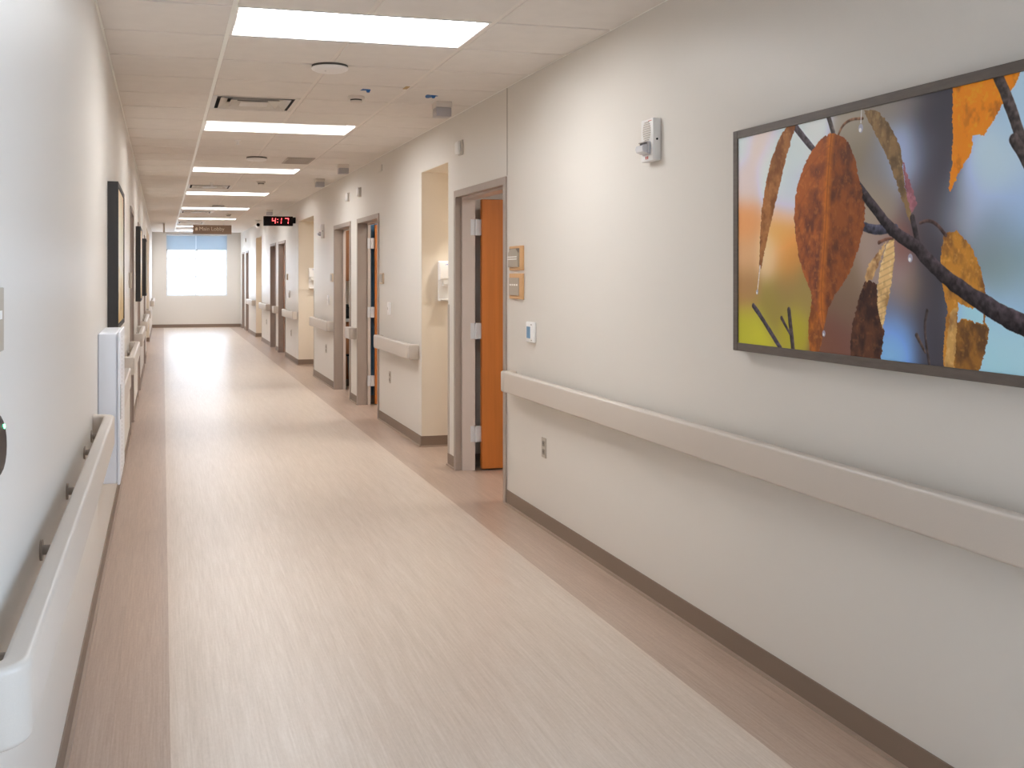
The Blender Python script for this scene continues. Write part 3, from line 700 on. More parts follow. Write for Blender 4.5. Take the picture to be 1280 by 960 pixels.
# sign and reader on the near left wall
t = thing('room_sign', (XL, 1.96, 1.32), 'maple and grey room sign cut by the left edge above the black reader', 'room sign', 'maple framed room signs')
mb = MB(); mb.box(XL, XL + 0.012, 1.88, 2.036, 1.326, 1.473, 'tan', 0.002, 1); mb.build('back_board', t)
mb = MB(); mb.box(XL + 0.012, XL + 0.018, 1.89, 2.044, 1.343, 1.455, 'insert', 0.001, 1); ins = mb.build('insert', t)
mb = MB(); mb.box(XL + 0.018, XL + 0.0185, 1.93, 2.020, 1.400, 1.415, 'ink'); mb.build('lettering', ins)
t = thing('card_reader', (XL, 1.945, 1.12), 'glossy black card reader with a green light at the left edge', 'card reader')
mb = MB(); prof = []
for k in range(13):
    a = PI * k / 12; prof.append((XL + 0.030 * math.sin(a) ** 0.55, 1.182 + 0.058 * -math.cos(a)))
mb.prism([(XL, 1.124)] + prof[1:-1] + [(XL, 1.240)], 'y', 1.90, 1.99, 'brownblack', True); bd = mb.build('body', t)
mb = MB(); mb.cyl((XL + 0.0225, 1.978, 1.216), 0.004, 0.006, 'x', 'greenled', 12); mb.build('status_light', t)

# sanitizer dispensers inside the alcoves, on the wall facing us
def dispenser(x, y, label):
    t = thing('soap_dispenser', (x, y, 1.25), label, 'soap dispenser', 'white soap dispensers in the alcoves')
    mb = MB(); mb.box(x - 0.060, x + 0.060, y - 0.030, y, 1.255, 1.600, 'white', 0.008, 2); mb.build('back_body', t)
    mb = MB(); mb.prism([(y - 0.028, 1.592), (y - 0.085, 1.588), (y - 0.105, 1.53), (y - 0.108, 1.45), (y - 0.090, 1.435), (y - 0.028, 1.435)], 'x', x - 0.062, x + 0.062, 'white'); cv = mb.build('cover', t)
    mb = MB(); mb.prism([(y - 0.028, 1.445), (y - 0.098, 1.455), (y - 0.100, 1.40), (y - 0.080, 1.385), (y - 0.028, 1.385)], 'x', x - 0.032, x + 0.045, 'white'); mb.build('push_bar', t)
    mb = MB(); mb.prism([(y - 0.028, 1.256), (y - 0.090, 1.256), (y - 0.094, 1.268), (y - 0.080, 1.272), (y - 0.028, 1.272)], 'x', x - 0.056, x + 0.056, 'white'); mb.build('drip_tray', t)
    mb = MB()      # a small blue word-mark, too blurred to read
    for k, (dx, dz, w) in enumerate(((-0.018, 0, 0.012), (-0.004, 0.004, 0.010), (0.008, 0.001, 0.012), (0.022, 0.004, 0.012), (0.036, 0.006, 0.010))): mb.box(x + dx, x + dx + w, y - 0.0935, y - 0.086, 1.555 + dz, 1.570 + dz, 'blueink', 0.003, 1)
    mb.build('brand_mark', cv)
    return t
d0 = dispenser(2.352, RA[0][1] - 0.0022, 'white soap dispenser in the nearest alcove, casting a long shadow')
dup(d0, (2.375, RA[1][1] - 0.0022, 1.25), 'small white soap dispenser in the middle alcove')
mb = None
for (x, y, lab) in ((2.74, 8.40, 'warm recessed downlight in the nearest alcove'), (2.55, 16.7, 'warm recessed downlight in the middle alcove'), (2.5, 25.0, 'warm recessed downlight in the farthest alcove'), (XL - 0.28, 22.4, 'warm recessed downlight in the left alcove')):
    t = thing('downlight', (x, y, AT), lab, 'ceiling light', 'alcove downlights')
    mb = MB(); mb.lathe((x, y, AT - 0.002), [(0.075, 0.0), (0.078, -0.004), (0.060, -0.006), (0.056, 0.0)], 'z', 'white', 28); mb.build('trim_ring', t)
    mb = MB(); mb.cyl((x, y, AT - 0.0045), 0.056, 0.003, 'z', 'down', 28); mb.build('lens', t)
    sl = bpy.data.lights.new('downlight_lamp', 'SPOT'); sl.energy = 30; sl.color = (1.0, 0.96, 0.88); sl.spot_size = math.radians(104); sl.spot_blend = 0.5; sl.shadow_soft_size = 0.03
    so = bpy.data.objects.new('downlight_lamp', sl); COL.objects.link(so); so.parent = t; so.location = (0, 0, -0.03)

# ------------------------------------------------------------ clock, hanging signs, camera
CY = 17.95
t = thing('wall_clock', (1.83, CY, 2.38), 'black digital clock with red digits reading 4:17', 'clock')
mb = MB(); mb.box(1.618, 2.10, CY - 0.05, CY + 0.05, 2.300, 2.458, 'black', 0.005, 2); bd = mb.build('housing', t)
mb = MB(); mb.box(2.10, XR, CY - 0.025, CY + 0.025, 2.345, 2.445, 'black', 0.004, 1); mb.build('mounting_arm', t)
mb = MB(); mb.box(1.632, 2.086, CY - 0.0515, CY - 0.0502, 2.314, 2.444, 'face'); mb.build('face', t)
SEG = {'4': 'bcfg', '1': 'bc', '7': 'abc'}
def digit(mb, x, ch, w=0.062, h=0.092, th=0.011, zc=2.382):
    yb = CY - 0.0535; sk = 0.08
    def q(x0, x1, z0, z1): 
        pts = [(x0 + sk * (z0 - zc), z0), (x1 + sk * (z0 - zc), z0), (x1 + sk * (z1 - zc), z1), (x0 + sk * (z1 - zc), z1)]
        mb.prism(pts, 'y', yb, yb + 0.002, 'led')
    for sname in SEG[ch]:
        if sname == 'a': q(x, x + w, zc + h/2 - th, zc + h/2)
        if sname == 'g': q(x, x + w, zc - th/2, zc + th/2)
        if sname == 'b': q(x + w - th, x + w, zc + 0.009, zc + h/2 - 0.002)
        if sname == 'c': q(x + w - th, x + w, zc - h/2, zc - 0.009)
        if sname == 'f': q(x, x + th, zc + 0.009, zc + h/2)
for x, ch in ((1.752, '4'), (1.850, '1'), (1.966, '7')): mb = MB(); digit(mb, x, ch); mb.build('digit', t)
mb = MB(); mb.box(1.842, 1.854, CY - 0.0535, CY - 0.0515, 2.398, 2.412, 'led'); mb.box(1.839, 1.851, CY - 0.0535, CY - 0.0515, 2.352, 2.366, 'led'); mb.build('colon', t)

SY = 25.2
t = thing('hanging_sign', (1.10, SY, 2.42), 'brown hanging sign reading Main Lobby in front of the end window', 'sign')
mb = MB(); mb.box(0.667, 1.538, SY - 0.02, SY + 0.02, 2.425, 2.632, 'signbrown', 0.003, 1); bd = mb.build('panel', t)
for x in (0.85, 1.36): mb = MB(); mb.cyl((x, SY, 2.63), 0.006, ZC - 2.63, 'z', 'steel', 10); mb.build('hanger', t)
fc = bpy.data.curves.new('text', 'FONT'); fc.body = 'Main Lobby'; fc.size = 0.122; fc.extrude = 0.001
fo = bpy.data.objects.new('text', fc); COL.objects.link(fo); bpy.context.view_layer.update()
me = bpy.data.meshes.new_from_object(fo.evaluated_get(bpy.context.evaluated_depsgraph_get())); bpy.data.objects.remove(fo); me.materials.clear(); me.materials.append(M['inkcream'])
lo = bpy.data.objects.new('lettering', me); COL.objects.link(lo); lo.parent = t; lo.location = (0.805 - 1.10, -0.0215, 0.085); lo.rotation_euler = (PI / 2, 0, 0)
mb = MB(); mb.prism([(0.720, 2.505), (0.775, 2.505), (0.775, 2.560), (0.747, 2.582), (0.720, 2.560)], 'y', SY - 0.0225, SY - 0.020, 'inkcream'); mb.build('arrow', t)

t = thing('hanging_sign', (0.02, 25.4, 2.46), 'thin tan hanging sign seen edge-on left of the Main Lobby sign', 'sign')
mb = MB(); mb.box(0.005, 0.045, 25.3, 25.8, 2.455, 2.66, 'insert', 0.003, 1); mb.build('panel', t)
mb = MB(); mb.cyl((0.025, 25.4, 2.65), 0.006, ZC - 2.65, 'z', 'steel', 10); mb.cyl((0.025, 25.7, 2.65), 0.006, ZC - 2.65, 'z', 'steel', 10); mb.build('hanger', t)

t = thing('security_camera', (2.0, 23.4, 2.6), 'small white security camera under the ceiling beyond the clock', 'camera')
mb = MB(); mb.cyl((1.99, 23.45, ZC - 0.03), 0.05, 0.03, 'z', 'white', 20); mb.cyl((1.99, 23.45, ZC - 0.09), 0.012, 0.06, 'z', 'white', 10); mb.build('mount', t)
mb = MB(); mb.cyl((1.99, 23.34, ZC - 0.12), 0.045, 0.22, 'y', 'white', 20); mb.build('housing', t)
mb = MB(); mb.cyl((1.99, 23.325, ZC - 0.12), 0.036, 0.016, 'y', 'black', 20); mb.build('lens', t)

# ------------------------------------------------------------ contents of the room behind the third doorway
t = thing('base_cabinet', (3.1, 14.3, 0), 'brown base cabinet inside the third doorway', 'cabinet')
mb = MB(); mb.box(2.30, 3.9, 14.02, 14.60, 0.10, 0.86, 'wood_dark', 0.002, 1); mb.box(2.32, 3.88, 14.08, 14.60, 0.0, 0.10, 'base'); mb.build('body', t)
for k in range(3): 
    mb = MB(); mb.box(2.305 + 0.53 * k, 2.825 + 0.53 * k, 14.0, 14.019, 0.12, 0.84, 'wood_dark', 0.003, 1); d_ = mb.build('door', t)
    mb = MB(); mb.box(2.36 + 0.53 * k, 2.48 + 0.53 * k, 13.975, 13.985, 0.78, 0.79, 'steel', 0.002, 1); mb.box(2.365 + 0.53 * k, 2.373 + 0.53 * k, 13.985, 14.0, 0.78, 0.79, 'steel'); mb.box(2.467 + 0.53 * k, 2.475 + 0.53 * k, 13.985, 14.0, 0.78, 0.79, 'steel'); mb.build('handle', d_)
mb = MB(); mb.box(2.295, 3.92, 13.97, 14.60, 0.861, 0.90, 'counter', 0.004, 1); mb.box(2.295, 3.92, 14.58, 14.60, 0.90, 1.0, 'counter'); tag(mb.build('countertop'), 'pale grey countertop inside the third doorway', 'countertop')
t = thing('wall_cabinet', (3.1, 14.4, 1.40), 'brown upper cabinet inside the third doorway, above the grey counter', 'wall cabinet')
mb = MB(); mb.box(2.30, 3.9, 14.07, 14.615, 1.40, 2.30, 'wood_dark', 0.002, 1); mb.build('body', t)
for k in range(3): mb = MB(); mb.box(2.305 + 0.53 * k, 2.825 + 0.53 * k, 14.05, 14.0695, 1.42, 2.28, 'wood_dark', 0.003, 1); mb.build('door', t)
t = thing('telephone', (2.36, 14.1, 0.90), 'black desk telephone on the grey counter inside the third doorway', 'telephone')
mb = MB(); mb.prism([(14.02, 0.901), (14.25, 0.901), (14.25, 1.03), (14.22, 1.05), (14.02, 0.94)], 'x', 2.33, 2.52, 'black'); mb.build('base', t)
mb = MB(); mb.box(2.335, 2.385, 14.02, 14.22, 1.04, 1.09, 'black', 0.012, 3); mb.build('handset', t)
t = thing('waste_bin', (2.46, 13.8, 0), 'dark grey waste bin on the floor inside the third doorway', 'waste bin')
mb = MB(); mb.lathe((2.47, 13.76, 0), [(0.0, 0.004), (0.12, 0.0), (0.155, 0.42), (0.162, 0.43), (0.150, 0.43), (0.118, 0.01), (0.0, 0.01)], 'z', 'bin', 28); mb.build('body', t)
mb = MB(); mb.lathe((2.47, 13.76, 0.43), [(0.150, 0.0), (0.168, 0.0), (0.168, 0.014), (0.150, 0.014), (0.150, 0.0)], 'z', 'black', 28); mb.build('rim', t)

# ------------------------------------------------------------ framed pictures
ART = {"big":[[0.7551,0.0682],[0.8234,0.0887],[0.8804,0.1366],[0.9176,0.1987],[0.936,0.2753],[0.9633,0.3348],[0.9777,0.3928],[0.9723,0.4723],[0.936,0.5626],[0.8898,0.6428],[0.833,0.7071],[0.7748,0.7552],[0.7352,0.81],[0.7111,0.859],[0.701,0.9078],[0.6704,0.8728],[0.658,0.8367],[0.6122,0.789],[0.608,0.7398],[0.559,0.6782],[0.5156,0.5903],[0.4892,0.5014],[0.4781,0.4124],[0.487,0.3244],[0.5156,0.251],[0.559,0.1862],[0.6122,0.1298],[0.6847,0.0834]],"bigrib":[[0.7551,0.0682],[0.7292,0.2451],[0.7091,0.5089],[0.6745,0.7753],[0.701,0.9078]],"bigtail":[[0.6122,0.789],[0.591,0.8638],[0.5868,0.9383],[0.6016,1.0054],[0.6642,1.001],[0.6847,0.9571],[0.705,0.8592]],"slim":[[0.4781,-0.0081],[0.4914,0.0026],[0.415,0.1398],[0.3339,0.3267],[0.2623,0.4937],[0.2011,0.6455],[0.1911,0.6253],[0.1961,0.4915],[0.2134,0.3586],[0.2502,0.2283],[0.2984,0.1275],[0.369,0.0314],[0.4264,-0.0062]],"thread":[[0.1961,0.6254],[0.1737,0.7462]],"br1":[[0.4714,-0.0064],[0.6227,0.1249],[0.7352,0.1917]],"br2":[[0.9084,0.2729],[0.9777,0.3416],[1.0949,0.4555],[1.137,0.496]],"br3":[[0.9817,0.3541],[1.0898,0.4509],[1.1726,0.5156],[1.2717,0.5547],[1.3195,0.5949],[1.412,0.6639],[1.5431,0.7316],[1.658,0.7834],[1.7206,0.8108],[1.8254,0.8409]],"tw1":[[0.7252,-0.0175],[0.7669,0.0697]],"tw2":[[0.8041,0.0804],[0.833,0.0453],[0.8898,0.0298],[0.9633,0.0379]],"drop1l":[[0.956,-0.0089],[0.9506,0.0532]],"drop1":[0.9506,0.0761],"tw3":[[0.9633,0.4719],[1.0519,0.4892],[1.1303,0.4815]],"tw4":[[0.9817,0.4764],[1.0472,0.4931],[1.1624,0.4883]],"tw5":[[0.1383,0.8144],[0.2011,0.8594],[0.369,1.0022]],"tw6":[[0.4377,0.8253],[0.4714,1.0081]],"tw7":[[0.3783,0.8633],[0.449,0.9358]],"dark":[[0.9813,0.6831],[0.936,0.7695],[0.8991,0.863],[0.8804,0.9569],[0.8898,1.0085],[1.0726,1.0115],[1.0983,0.8877],[1.0692,0.8334],[1.0519,0.7445],[1.0519,0.7053]],"pale":[[1.1522,0.5216],[1.1563,0.6028],[1.1316,0.7246],[1.1003,0.8345],[1.0856,0.879],[1.0537,0.7948],[1.0537,0.7118],[1.0793,0.6153],[1.1108,0.5475]],"pale2":[[0.9728,0.6774],[0.9994,0.6283],[1.1108,0.5311],[1.0793,0.6016],[1.0256,0.6843],[0.9862,0.6956]],"hook":[[1.0644,0.5407],[1.1108,0.527],[1.1481,0.5282]],"topleaf":[[0.9684,0.0049],[1.0472,0.0167],[1.1108,0.0698],[1.1624,0.1309],[1.1928,0.1883],[1.2028,0.2429],[1.2168,0.3375],[1.2425,0.4057],[1.2542,0.479],[1.2326,0.4448],[1.2028,0.3898],[1.1624,0.3062],[1.1108,0.2063],[1.058,0.1315],[1.0038,0.0619]],"pink":[[1.2028,0.2295],[1.2425,0.313],[1.2717,0.3681],[1.2833,0.4082],[1.2523,0.4393],[1.2227,0.3512]],"orange":[[1.4743,-0.0234],[1.7886,-0.0142],[1.7662,0.0336],[1.7129,0.0831],[1.6738,0.1362],[1.6177,0.1885],[1.5683,0.1822],[1.5599,0.2423],[1.509,0.2986],[1.4567,0.3715],[1.4496,0.3584],[1.4655,0.282],[1.4708,0.1699],[1.469,0.0821]],"br4":[[1.677,-0.0174],[1.7359,0.0984],[1.7737,0.1966],[1.8181,0.2994]],"br5":[[1.7542,0.2196],[1.7886,0.2676],[1.8254,0.3286]],"rleaf":[[1.412,0.5687],[1.43,0.5186],[1.4917,0.511],[1.5515,0.5599],[1.6014,0.6339],[1.6291,0.7182],[1.6259,0.8264],[1.6452,0.8495],[1.6339,0.91],[1.5932,1.0156],[1.4246,1.0182],[1.4246,0.936],[1.4425,0.7836],[1.412,0.6829]],"hole":[[1.4952,0.7672],[1.5599,0.7827],[1.6177,0.7846],[1.6177,0.8352],[1.5766,0.8345],[1.5346,0.8204],[1.4952,0.8343]],"rdark":[[1.4882,0.8371],[1.5346,0.8253],[1.5766,0.8382],[1.6452,0.8436],[1.6339,0.91],[1.5932,1.0156],[1.4795,1.0197]],"rpale":[[1.4567,0.8083],[1.4917,0.776],[1.4865,0.9194],[1.4743,1.0202],[1.4246,1.0182]],"stem":[[1.3005,0.4746],[1.3384,0.466],[1.3847,0.4785],[1.4354,0.5251]],"seed":[[1.3384,0.7995],[1.3214,0.865],[1.3515,1.0053]],"seed2":[[1.2814,0.8931],[1.329,0.9553]],"bud":[[1.2581,0.4528],[1.291,0.5591]],"drop2":[1.2464,0.6042],"drop3":[0.701,0.9174],"drop4":[0.1711,0.7489],"bg":[[0.0216,0.0152,190,200,228,1],[0.1762,0.0608,205,190,180,1],[0.2984,0.18,195,205,240,1],[0.4825,0.071,190,200,225,1],[0.0741,0.2133,200,185,180,1],[0.3921,0.3178,185,195,225,1],[0.048,0.4176,200,140,90,1],[0.369,0.4585,225,150,75,1],[0.415,0.6015,190,130,65,1],[0.2984,0.5737,205,180,140,1],[0.0741,0.5695,190,150,110,1],[0.0741,0.7339,150,115,75,1],[0.415,0.7298,135,115,70,1],[0.2984,0.81,135,120,60,1],[0.0741,0.9257,160,156,50,1],[0.1762,0.9746,172,168,50,1],[0.4825,0.9061,156,146,48,1],[0.5697,0.7528,140,120,70,1],[0.7944,0.9267,105,70,62,1],[0.833,0.7953,110,88,72,1],[0.871,0.6777,120,100,80,1],[0.7352,0.9901,110,72,55,1],[0.6331,0.0279,200,205,220,1],[0.8898,0.0623,150,140,125,1],[0.9084,0.1457,125,115,98,1],[1.0519,0.2407,122,112,98,1],[1.0344,0.3851,150,135,115,1],[1.0863,0.5884,140,125,120,1],[0.9991,0.5868,150,130,115,1],[1.1108,-0.0257,130,122,112,1],[1.2523,0.0103,115,108,105,1],[1.2128,0.1906,150,165,195,1],[1.2523,0.2479,165,180,210,1],[1.1108,0.2336,130,140,160,1],[1.0686,0.3534,130,118,105,1],[1.291,0.3956,110,95,95,1],[1.1928,0.5766,120,72,60,1],[1.2028,0.6703,150,140,150,1],[1.2326,0.7233,140,110,75,1],[1.1726,0.7914,100,95,105,1],[1.1726,0.8721,105,145,205,1],[1.1928,0.9515,115,160,220,1],[1.1316,0.9691,120,165,225,1],[1.291,0.8141,75,72,80,1],[1.3755,0.0169,64,61,67,1.5],[1.3755,0.1194,64,61,67,1.5],[1.3755,0.2219,64,61,67,1.5],[1.3755,0.3244,64,61,67,1.5],[1.3755,0.4269,64,61,67,1.5],[1.3755,0.555,64,61,67,1.5],[1.3755,0.6574,64,61,67,1.5],[1.3755,0.7599,64,61,67,1.5],[1.3755,0.8624,64,61,67,1.5],[1.3755,0.9649,64,61,67,1.5],[1.329,0.2168,90,90,100,1],[1.4478,0.406,90,92,100,1],[1.4743,0.4578,150,155,165,1],[1.5599,0.4012,160,168,185,1],[1.642,0.2873,172,192,228,1],[1.7206,0.2952,170,188,222,1],[1.6096,0.3685,165,185,215,1],[1.7812,0.1515,155,180,205,1],[1.7812,0.0593,160,185,200,1],[1.7662,0.4156,150,172,200,1],[1.658,0.4914,130,145,160,1],[1.7662,0.5197,140,165,190,1],[1.6738,0.5871,118,130,132,1],[1.7662,0.6123,120,140,140,1],[1.7052,0.6702,118,132,125,1],[1.7812,0.7047,140,165,180,1],[1.7359,0.7518,150,180,205,1],[1.5599,0.8047,150,190,235,1],[1.7206,0.8811,150,185,205,1],[1.7812,0.9352,155,190,205,1],[1.6738,0.9668,150,190,215,1],[1.4029,0.9374,64,61,67,1]]}

def vnoise(u, v, fx, fy, seed, octs=4):
    rs = np.random.RandomState(seed); out = 0; amp = 1; tot = 0
    for o in range(octs):
        G = rs.rand(258, 258); x = (u * fx * 2 ** o) % 256; y = (v * fy * 2 ** o) % 256
        xi = x.astype(int); yi = y.astype(int); a = x - xi; b = y - yi; a = a * a * (3 - 2 * a); b = b * b * (3 - 2 * b)
        n = (G[yi, xi] * (1 - a) + G[yi, xi + 1] * a) * (1 - b) + (G[yi + 1, xi] * (1 - a) + G[yi + 1, xi + 1] * a) * b
        out = out + amp * n; tot += amp; amp *= 0.55
    return out / tot
def inside(u, v, poly):
    r = np.zeros(u.shape, bool); n = len(poly)
    for k in range(n):
        x0, y0 = poly[k]; x1, y1 = poly[(k + 1) % n]
        if y0 == y1: continue
        c = ((y0 > v) != (y1 > v)) & (u < (x1 - x0) * (v - y0) / (y1 - y0) + x0); r ^= c
    return r
def sdist(u, v, pts):
    """distance to an open polyline, position along it 0..1, signed side"""
    best = np.full(u.shape, 1e9); tt = np.zeros(u.shape); side = np.zeros(u.shape); n = len(pts) - 1
    for k in range(n):
        x0, y0 = pts[k]; x1, y1 = pts[k + 1]; dx, dy = x1 - x0, y1 - y0
        t = np.clip(((u - x0) * dx + (v - y0) * dy) / (dx * dx + dy * dy + 1e-12), 0, 1)
        d = np.hypot(u - x0 - t * dx, v - y0 - t * dy); m = d < best
        best[m] = d[m]; tt[m] = ((k + t) / n)[m]; side[m] = (dx * (v - y0) - dy * (u - x0))[m]
    return best, tt, np.sign(side)
def smooth(pts, it=2):
    pts = [tuple(p) for p in pts]
    for _ in range(it):
        o = [pts[0]]
        for a, b in zip(pts[:-1], pts[1:]): o += [(a[0]*.75+b[0]*.25, a[1]*.75+b[1]*.25), (a[0]*.25+b[0]*.75, a[1]*.25+b[1]*.75)]
        pts = o + [pts[-1]]
    return pts
def mixc(img, m, col):
    m = m[..., None]; return img * (1 - m) + np.asarray(col, float) * m

def leaf_art(nu, nv, asp):
    v, u = np.mgrid[0:nv, 0:nu].astype(float); u = u / (nu - 1) * asp; v = v / (nv - 1)
    bg = np.array(ART['bg']); W = np.zeros(u.shape); img = np.zeros(u.shape + (3,))
    wu = u + 0.02 * (vnoise(u, v, 6, 6, 3) - 0.5); wv = v + 0.02 * (vnoise(u, v, 6, 6, 4) - 0.5)
    for x, y, r, g_, b_, w in bg:
        k = w * np.exp(-((wu - x) ** 2 + (wv - y) ** 2) / (2 * 0.066 ** 2)) + w * 1e-4 / (1e-3 + (wu - x) ** 2 + (wv - y) ** 2)
        W += k; img += k[..., None] * np.array([r, g_, b_])
    img /= W[..., None]
    # crisp noise used on the leaves, ragged outline
    n1 = vnoise(u, v, 26, 18, 11, 4); n2 = vnoise(u, v, 60, 60, 12, 3); n3 = vnoise(u, v, 9, 9, 13, 3)
    ru = u + 0.012 * (vnoise(u, v, 90, 90, 21, 2) - 0.5); rv = v + 0.012 * (vnoise(u, v, 90, 90, 22, 2) - 0.5)
    def stroke(name, w0, w1, col, lit=0.25, edge=0.003):
        nonlocal img
        pts = smooth(ART[name]); d, t, s = sdist(u, v, pts); w = (w0 + (w1 - w0) * t) * (0.85 + 0.3 * n1)
        m = np.clip((w - d) / edge + 0.5, 0, 1); sh = 1 + lit * s * np.clip(d / np.maximum(w, 1e-6), 0, 1) * -1 + 1.1 * (n2 - 0.5)
        img = img * (1 - m[..., None]) + m[..., None] * np.clip(np.asarray(col, float) * sh[..., None], 0, 255)
    def leaf(name, col, dark, bright, thr=0.55, rag=True, grad=None, con=4):
        nonlocal img
        m = inside(ru if rag else u, rv if rag else v, ART[name])
        k = np.clip((n1 * 0.7 + n3 * 0.3 - thr) * con + 0.5, 0, 1)[..., None]
        c = np.asarray(col, float) * (1 - k) + np.asarray(dark, float) * k
        h = np.clip((n2 - 0.58) * 5, 0, 1)[..., None] * 0.45; c = c * (1 - h) + np.asarray(bright, float) * h
        if grad is not None: c = c * grad[..., None]
        img[m] = c[m]; return m
    stroke('br1', 0.017, 0.014, (70, 64, 68)); stroke('tw1', 0.013, 0.014, (72, 64, 62)); stroke('tw2', 0.006, 0.006, (104, 76, 58))
    leaf('topleaf', (128, 102, 70), (92, 74, 54), (150, 126, 88)); leaf('pink', (150, 98, 104), (110, 70, 78), (176, 124, 130))
    stroke('tw3', 0.018, 0.016, (58, 56, 66)); stroke('tw4', 0.02, 0.016, (58, 58, 70))
    stroke('br2', 0.012, 0.022, (50, 44, 48)); stroke('br3', 0.02, 0.036, (50, 43, 46), 0.5); stroke('bud', 0.014, 0.014, (52, 46, 48))
    leaf('slim', (146, 98, 58), (112, 70, 42), (168, 118, 74)); stroke('thread', 0.004, 0.002, (206, 200, 196))
    # the big rust leaf
    d, t, s = sdist(u, v, smooth(ART['bigrib']))
    leaf('bigtail', (156, 90, 38), (112, 64, 36), (182, 118, 54))
    gr = np.where(s > 0, 0.98, 0.84)
    m = leaf('big', (154, 86, 46), (100, 58, 44), (178, 110, 56), 0.56, grad=gr, con=3.2)
    k = np.clip(1 - d / 0.035, 0, 1) * 0.75 * m; img = mixc(img, k, (192, 110, 38))
    k = np.clip(1 - d / 0.006, 0, 1) * 0.7 * m; img = mixc(img, k, (112, 62, 36))
    ve = np.clip(1 - np.abs(((t * 11 - d * 9) % 1) - 0.5) / 0.09, 0, 1) * m * 0.28; img = mixc(img, ve, (110, 62, 40))
    leaf('dark', (84, 52, 38), (50, 33, 30), (120, 78, 48), 0.5); 
    m = leaf('pale', (196, 164, 112), (150, 116, 74), (226, 202, 152), 0.6); ve = np.clip(1 - np.abs(((v * 42 + u * 14) % 1) - 0.5) / 0.16, 0, 1) * m * 0.4; img = mixc(img, ve, (120, 88, 58))
    leaf('pale2', (184, 150, 102), (120, 84, 56), (216, 188, 138)); stroke('hook', 0.008, 0.004, (92, 62, 50))
    leaf('orange', (204, 122, 30), (150, 84, 30), (226, 150, 40), 0.64, con=4); stroke('br4', 0.022, 0.022, (66, 58, 56)); stroke('br5', 0.022, 0.02, (62, 54, 52))
    hole = inside(ru, rv, ART['hole']); keep = img.copy()
    leaf('rleaf', (172, 118, 46), (118, 78, 40), (204, 152, 70), 0.56); leaf('rdark', (136, 92, 42), (88, 60, 36), (170, 120, 54), 0.52); leaf('rpale', (176, 136, 78), (132, 96, 56), (204, 170, 112))
    img[hole] = keep[hole] * 0.3 + np.array([150, 190, 236]) * 0.7
    stroke('br3', 0.02, 0.036, (50, 43, 46), 0.5); stroke('stem', 0.006, 0.007, (72, 54, 50))
    stroke('tw5', 0.013, 0.013, (62, 56, 66)); stroke('tw6', 0.014, 0.015, (64, 56, 58)); stroke('tw7', 0.010, 0.006, (60, 52, 56)); stroke('seed', 0.007, 0.006, (60, 50, 48)); stroke('seed2', 0.010, 0.004, (70, 58, 52))
    stroke('drop1l', 0.002, 0.002, (206, 206, 206))
    for nm, rr in (('drop1', 0.020), ('drop2', 0.018), ('drop3', 0.015), ('drop4', 0.013)):
        x, y = ART[nm]; q = np.hypot((u - x) * 1.25, (v - y)) / rr
        img = mixc(img, np.clip((1 - q) * 6, 0, 1) * 0.8, (150, 152, 168)); q2 = np.hypot(u - x + rr * 0.2, v - y - rr * 0.3) / (rr * 0.45); img = mixc(img, np.clip((1 - q2) * 4, 0, 1), (240, 242, 246))
    return np.clip(img, 0, 255)

def small_art(nu, nv, asp, seed):
    v, u = np.mgrid[0:nv, 0:nu].astype(float); u = u / (nu - 1) * asp; v = v / (nv - 1)
    n = vnoise(u, v, 4, 4, seed, 4); b = vnoise(u, v, 14, 10, seed + 1, 4)
    top = np.array([205, 180, 152.]); mid = np.array([214, 210, 192.]); bot = np.array([168, 142, 90.])
    t = np.clip(v + 0.5 * (n - 0.5), 0, 1)[..., None]
    img = np.where(t < 0.5, top + (mid - top) * t * 2, mid + (bot - mid) * (t - 0.5) * 2); k = np.clip((b - 0.62) * 8, 0, 1) * np.clip(v * 2 - 0.8, 0, 1)
    return np.clip(mixc(img, k * 0.7, (92, 74, 44)), 0, 255)

def print_mat():
    m = bpy.data.materials.new('photo_print'); m.use_nodes = True; nt = m.node_tree; b = nt.nodes['Principled BSDF']
    a = nt.nodes.new('ShaderNodeVertexColor'); a.layer_name = 'print'; nt.links.new(a.outputs['Color'], b.inputs['Base Color'])
    b.inputs['Roughness'].default_value = 0.45; b.inputs['Specular IOR Level'].default_value = 0.15
    return m
M['print'] = print_mat()

